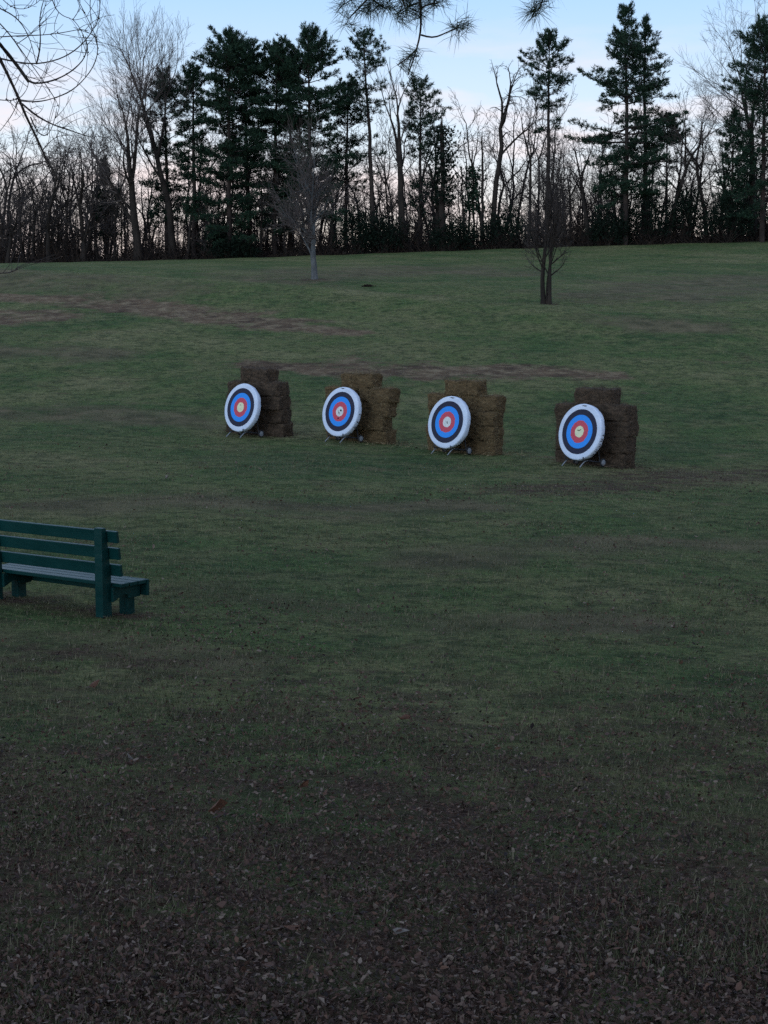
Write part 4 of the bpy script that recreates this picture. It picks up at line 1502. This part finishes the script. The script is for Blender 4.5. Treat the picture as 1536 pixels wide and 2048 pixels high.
# the rest of its crown, up and away from the view
for k in range(7):
    hz = R.uniform(4.0, 8.6)
    az = R.uniform(math.radians(115), math.radians(275))
    bt = BareTree(1200 + k, levels=3, wob=.12, trop=.04, ratio=.62, rmin=.004, nside=(3, 3, 3), nfork=(2, 2, 1), thick_level=0)
    j = np.array([np.interp(hz, trk[:, 2], trk[:, 0]), np.interp(hz, trk[:, 2], trk[:, 1]), hz])
    bt.grow(j, (math.cos(az), math.sin(az), .8), 1.9, .05, 0)
    thick += bt.thick
    thin += bt.thin
a = MB()
a.tubes(thick, 8)
a.build('trunk', M_BARK, near_tree, True)
a = MB()
a.tubes(thin, 4)
for q in joints:
    a.tubes([(np.array([q - [0, 0, .004], q, q + [.004, 0, .006]]), np.array([.0015, .0055, .0015]))], 4)
tag(a.build('branches', M_TWIG, near_tree, True), kind='stuff')

# pine right of the view; its lowest bough tips hang into the top of the picture
tx, ty = 4.6, 6.6
pb = Vector((tx, ty, float(G(tx, ty))))
near_pine = thing('pine_tree', pb, 'near pine whose long needled bough tips hang into the top', 'tree')
pbn = np.array(pb)
R = np.random.default_rng(99)
HP = 15.0
zz = np.linspace(-.3, HP, 14)
trk = np.stack([np.cumsum(R.normal(size=14) * .03), np.cumsum(R.normal(size=14) * .03), zz], 1)
a = MB()
a.tubes([(trk, .26 * (1 - zz.clip(0) / HP) ** .8 + .02)], 10)
a.build('trunk', M_BARK_PINE, near_pine, True)
boughs, tuft_p, tuft_d, far_p, far_d = [], [], [], [], []


def curve(pts, n):
    pts = np.array(pts, float)
    tt = np.linspace(0, len(pts) - 1, n)
    c = np.stack([np.interp(tt, np.arange(len(pts)), pts[:, k]) for k in range(3)], 1)
    for _ in range(2):
        c[1:-1] = (c[:-2] + 2 * c[1:-1] + c[2:]) / 4
    return c


YN = 8.0
def pp(px, row, Y=YN):
    return np.array(at(px, row, Y)) - pbn


# main sagging bough: from the trunk, over the frame, tips drooping into it
mainb = curve([(trk[6, 0], trk[6, 1], 6.0), pp(1500, -420, 7.4), pp(1200, -200, 7.8), pp(960, -70, 8.0), pp(800, -45, 8.1), pp(690, -30, 8.1)], 16)
boughs.append((mainb, np.linspace(.05, .006, 16)))
SPR = [  # drooping sprays in photo pixels
    ([(845, -45), (838, 0), (843, 38), (841, 72), (829, 113), (816, 150)], .0045),
    ([(842, 70), (868, 78), (890, 66), (915, 56)], .003),
    ([(838, 5), (810, 15), (790, 30)], .003),
    ([(760, -40), (740, -5), (715, 18), (697, 38)], .004),
    ([(740, -5), (760, 12), (775, 18)], .003),
    ([(840, 20), (850, 10), (868, 6)], .003),
    ([(1120, -150), (1105, -60), (1090, -10), (1076, 22)], .004),
    ([(829, 113), (838, 112)], .0025),
    ([(832, 100), (812, 120), (795, 130)], .0025),
    ([(900, -60), (880, -20), (868, 6)], .0035),
    ([(720, -40), (690, -15), (688, 5)], .003),
    ([(800, -45), (800, -10), (810, 14)], .0035),
]
for pl, r in SPR:
    dz = np.cumsum(R.normal(size=len(pl)) * .03)
    c = curve([pp(px, row, YN + dz[i]) for i, (px, row) in enumerate(pl)], max(5, len(pl) * 2))
    boughs.append((c, np.linspace(r * 1.7, .0032, len(c))))
for px, row, n in ((697, 38, 2), (716, 20, 2), (735, 6, 2), (750, -6, 2), (775, 16, 3), (790, 28, 2), (812, 14, 3), (800, -6, 2), (843, 36, 2), (868, 4, 3), (885, -12, 2),
                   (915, 56, 3), (932, 58, 1), (836, 110, 2), (798, 128, 1), (818, 148, 1), (1078, 20, 3), (1064, 14, 1), (1090, -5, 2), (690, -2, 2), (840, 0, 2), (1100, -30, 2), (826, 30, 1), (760, 10, 2)):
    for k in range(n):
        q = pp(px + R.normal() * 5, row + R.normal() * 5, YN + R.normal() * .05)
        tuft_p.append(q)
        tuft_d.append(np.array([R.normal() * .45, R.normal() * .4, -.15 + R.normal() * .3]))
near = MB()
# real needles: thin blades 9-13 cm long, fanned round the shoot tip
P, D = np.repeat(np.array(tuft_p), 42, 0), np.repeat(np.array(tuft_d), 42, 0)
m = len(P)
dd = D + R.normal(size=(m, 3)) * .62
dd /= np.linalg.norm(dd, axis=1, keepdims=True)
sd = np.cross(dd, R.normal(size=(m, 3)))
sd /= np.linalg.norm(sd, axis=1, keepdims=True)
l_ = R.uniform(.06, .125, (m, 1))
st_ = P + R.normal(size=(m, 3)) * .012
mid = st_ + dd * l_ * .55
end = st_ + dd * l_ + np.array([0, 0, -.10]) * l_
near.add(np.stack([st_ - sd * .0011, st_ + sd * .0011, mid + sd * .0010, end, mid - sd * .0010], 1).reshape(-1, 3),
         q=(np.arange(m)[:, None] * 5 + np.array([[0, 1, 2, 4]])), t=(np.arange(m)[:, None] * 5 + np.array([[4, 2, 3]])))
# the rest of the crown, above and outside the view
z = 5.6
while z < HP - .3:
    c = (HP - z) / HP
    rl = 5.0 * min(1, (c / .3) ** .8)
    az0 = R.uniform(0, 6.28)
    for k in range(6):
        az = az0 + k * 1.047 + R.normal() * .2
        L = rl * R.uniform(.65, 1.1)
        el = math.radians(np.interp(c, [0, .2, .6, 1], [55, 25, 10, 4]) + R.normal() * 6)
        p0 = np.array([np.interp(z, zz, trk[:, 0]), np.interp(z, zz, trk[:, 1]), z])
        d = np.array([math.cos(az) * math.cos(el), math.sin(az) * math.cos(el), math.sin(el)])
        s = np.linspace(0, 1, 5)[:, None]
        b = p0 + d * L * s
        boughs.append((b, np.linspace(.012 + .012 * L, .008, 5)))
        mm_ = int(6 + L * 6)
        ts = R.uniform(.2, 1, mm_)
        side = unit(np.cross(d, [0, 0, 1]))
        off = R.uniform(-1, 1, mm_) * (.1 + .3 * L * (1 - .5 * ts))
        e = p0 + d * L * ts[:, None] + side * off[:, None]
        far_p.append(e)
        far_d.append(np.tile(d, (mm_, 1)))
    z += R.uniform(.42, .6)
FP, FD = np.concatenate(far_p), np.concatenate(far_d)
world = FP + pbn                                             # keep the crown clear of the camera's view
inview = (world[:, 2] - CAM_H < .235 * world[:, 1] + .35) & (world[:, 1] > 0) & (world[:, 0] < .28 * world[:, 1] + .4)
needle_tufts(near, FP[~inview], FD[~inview], R, n=10, ln=.30, wd=.022, spread=.6)
tag(near.build('needles', M_NEEDLE_NEAR, near_pine), kind='stuff')
bb = MB()
bb.tubes([(b, r) for b, r in boughs], 5)
tag(bb.build('boughs', M_BARK_PINE, near_pine, True), kind='stuff')
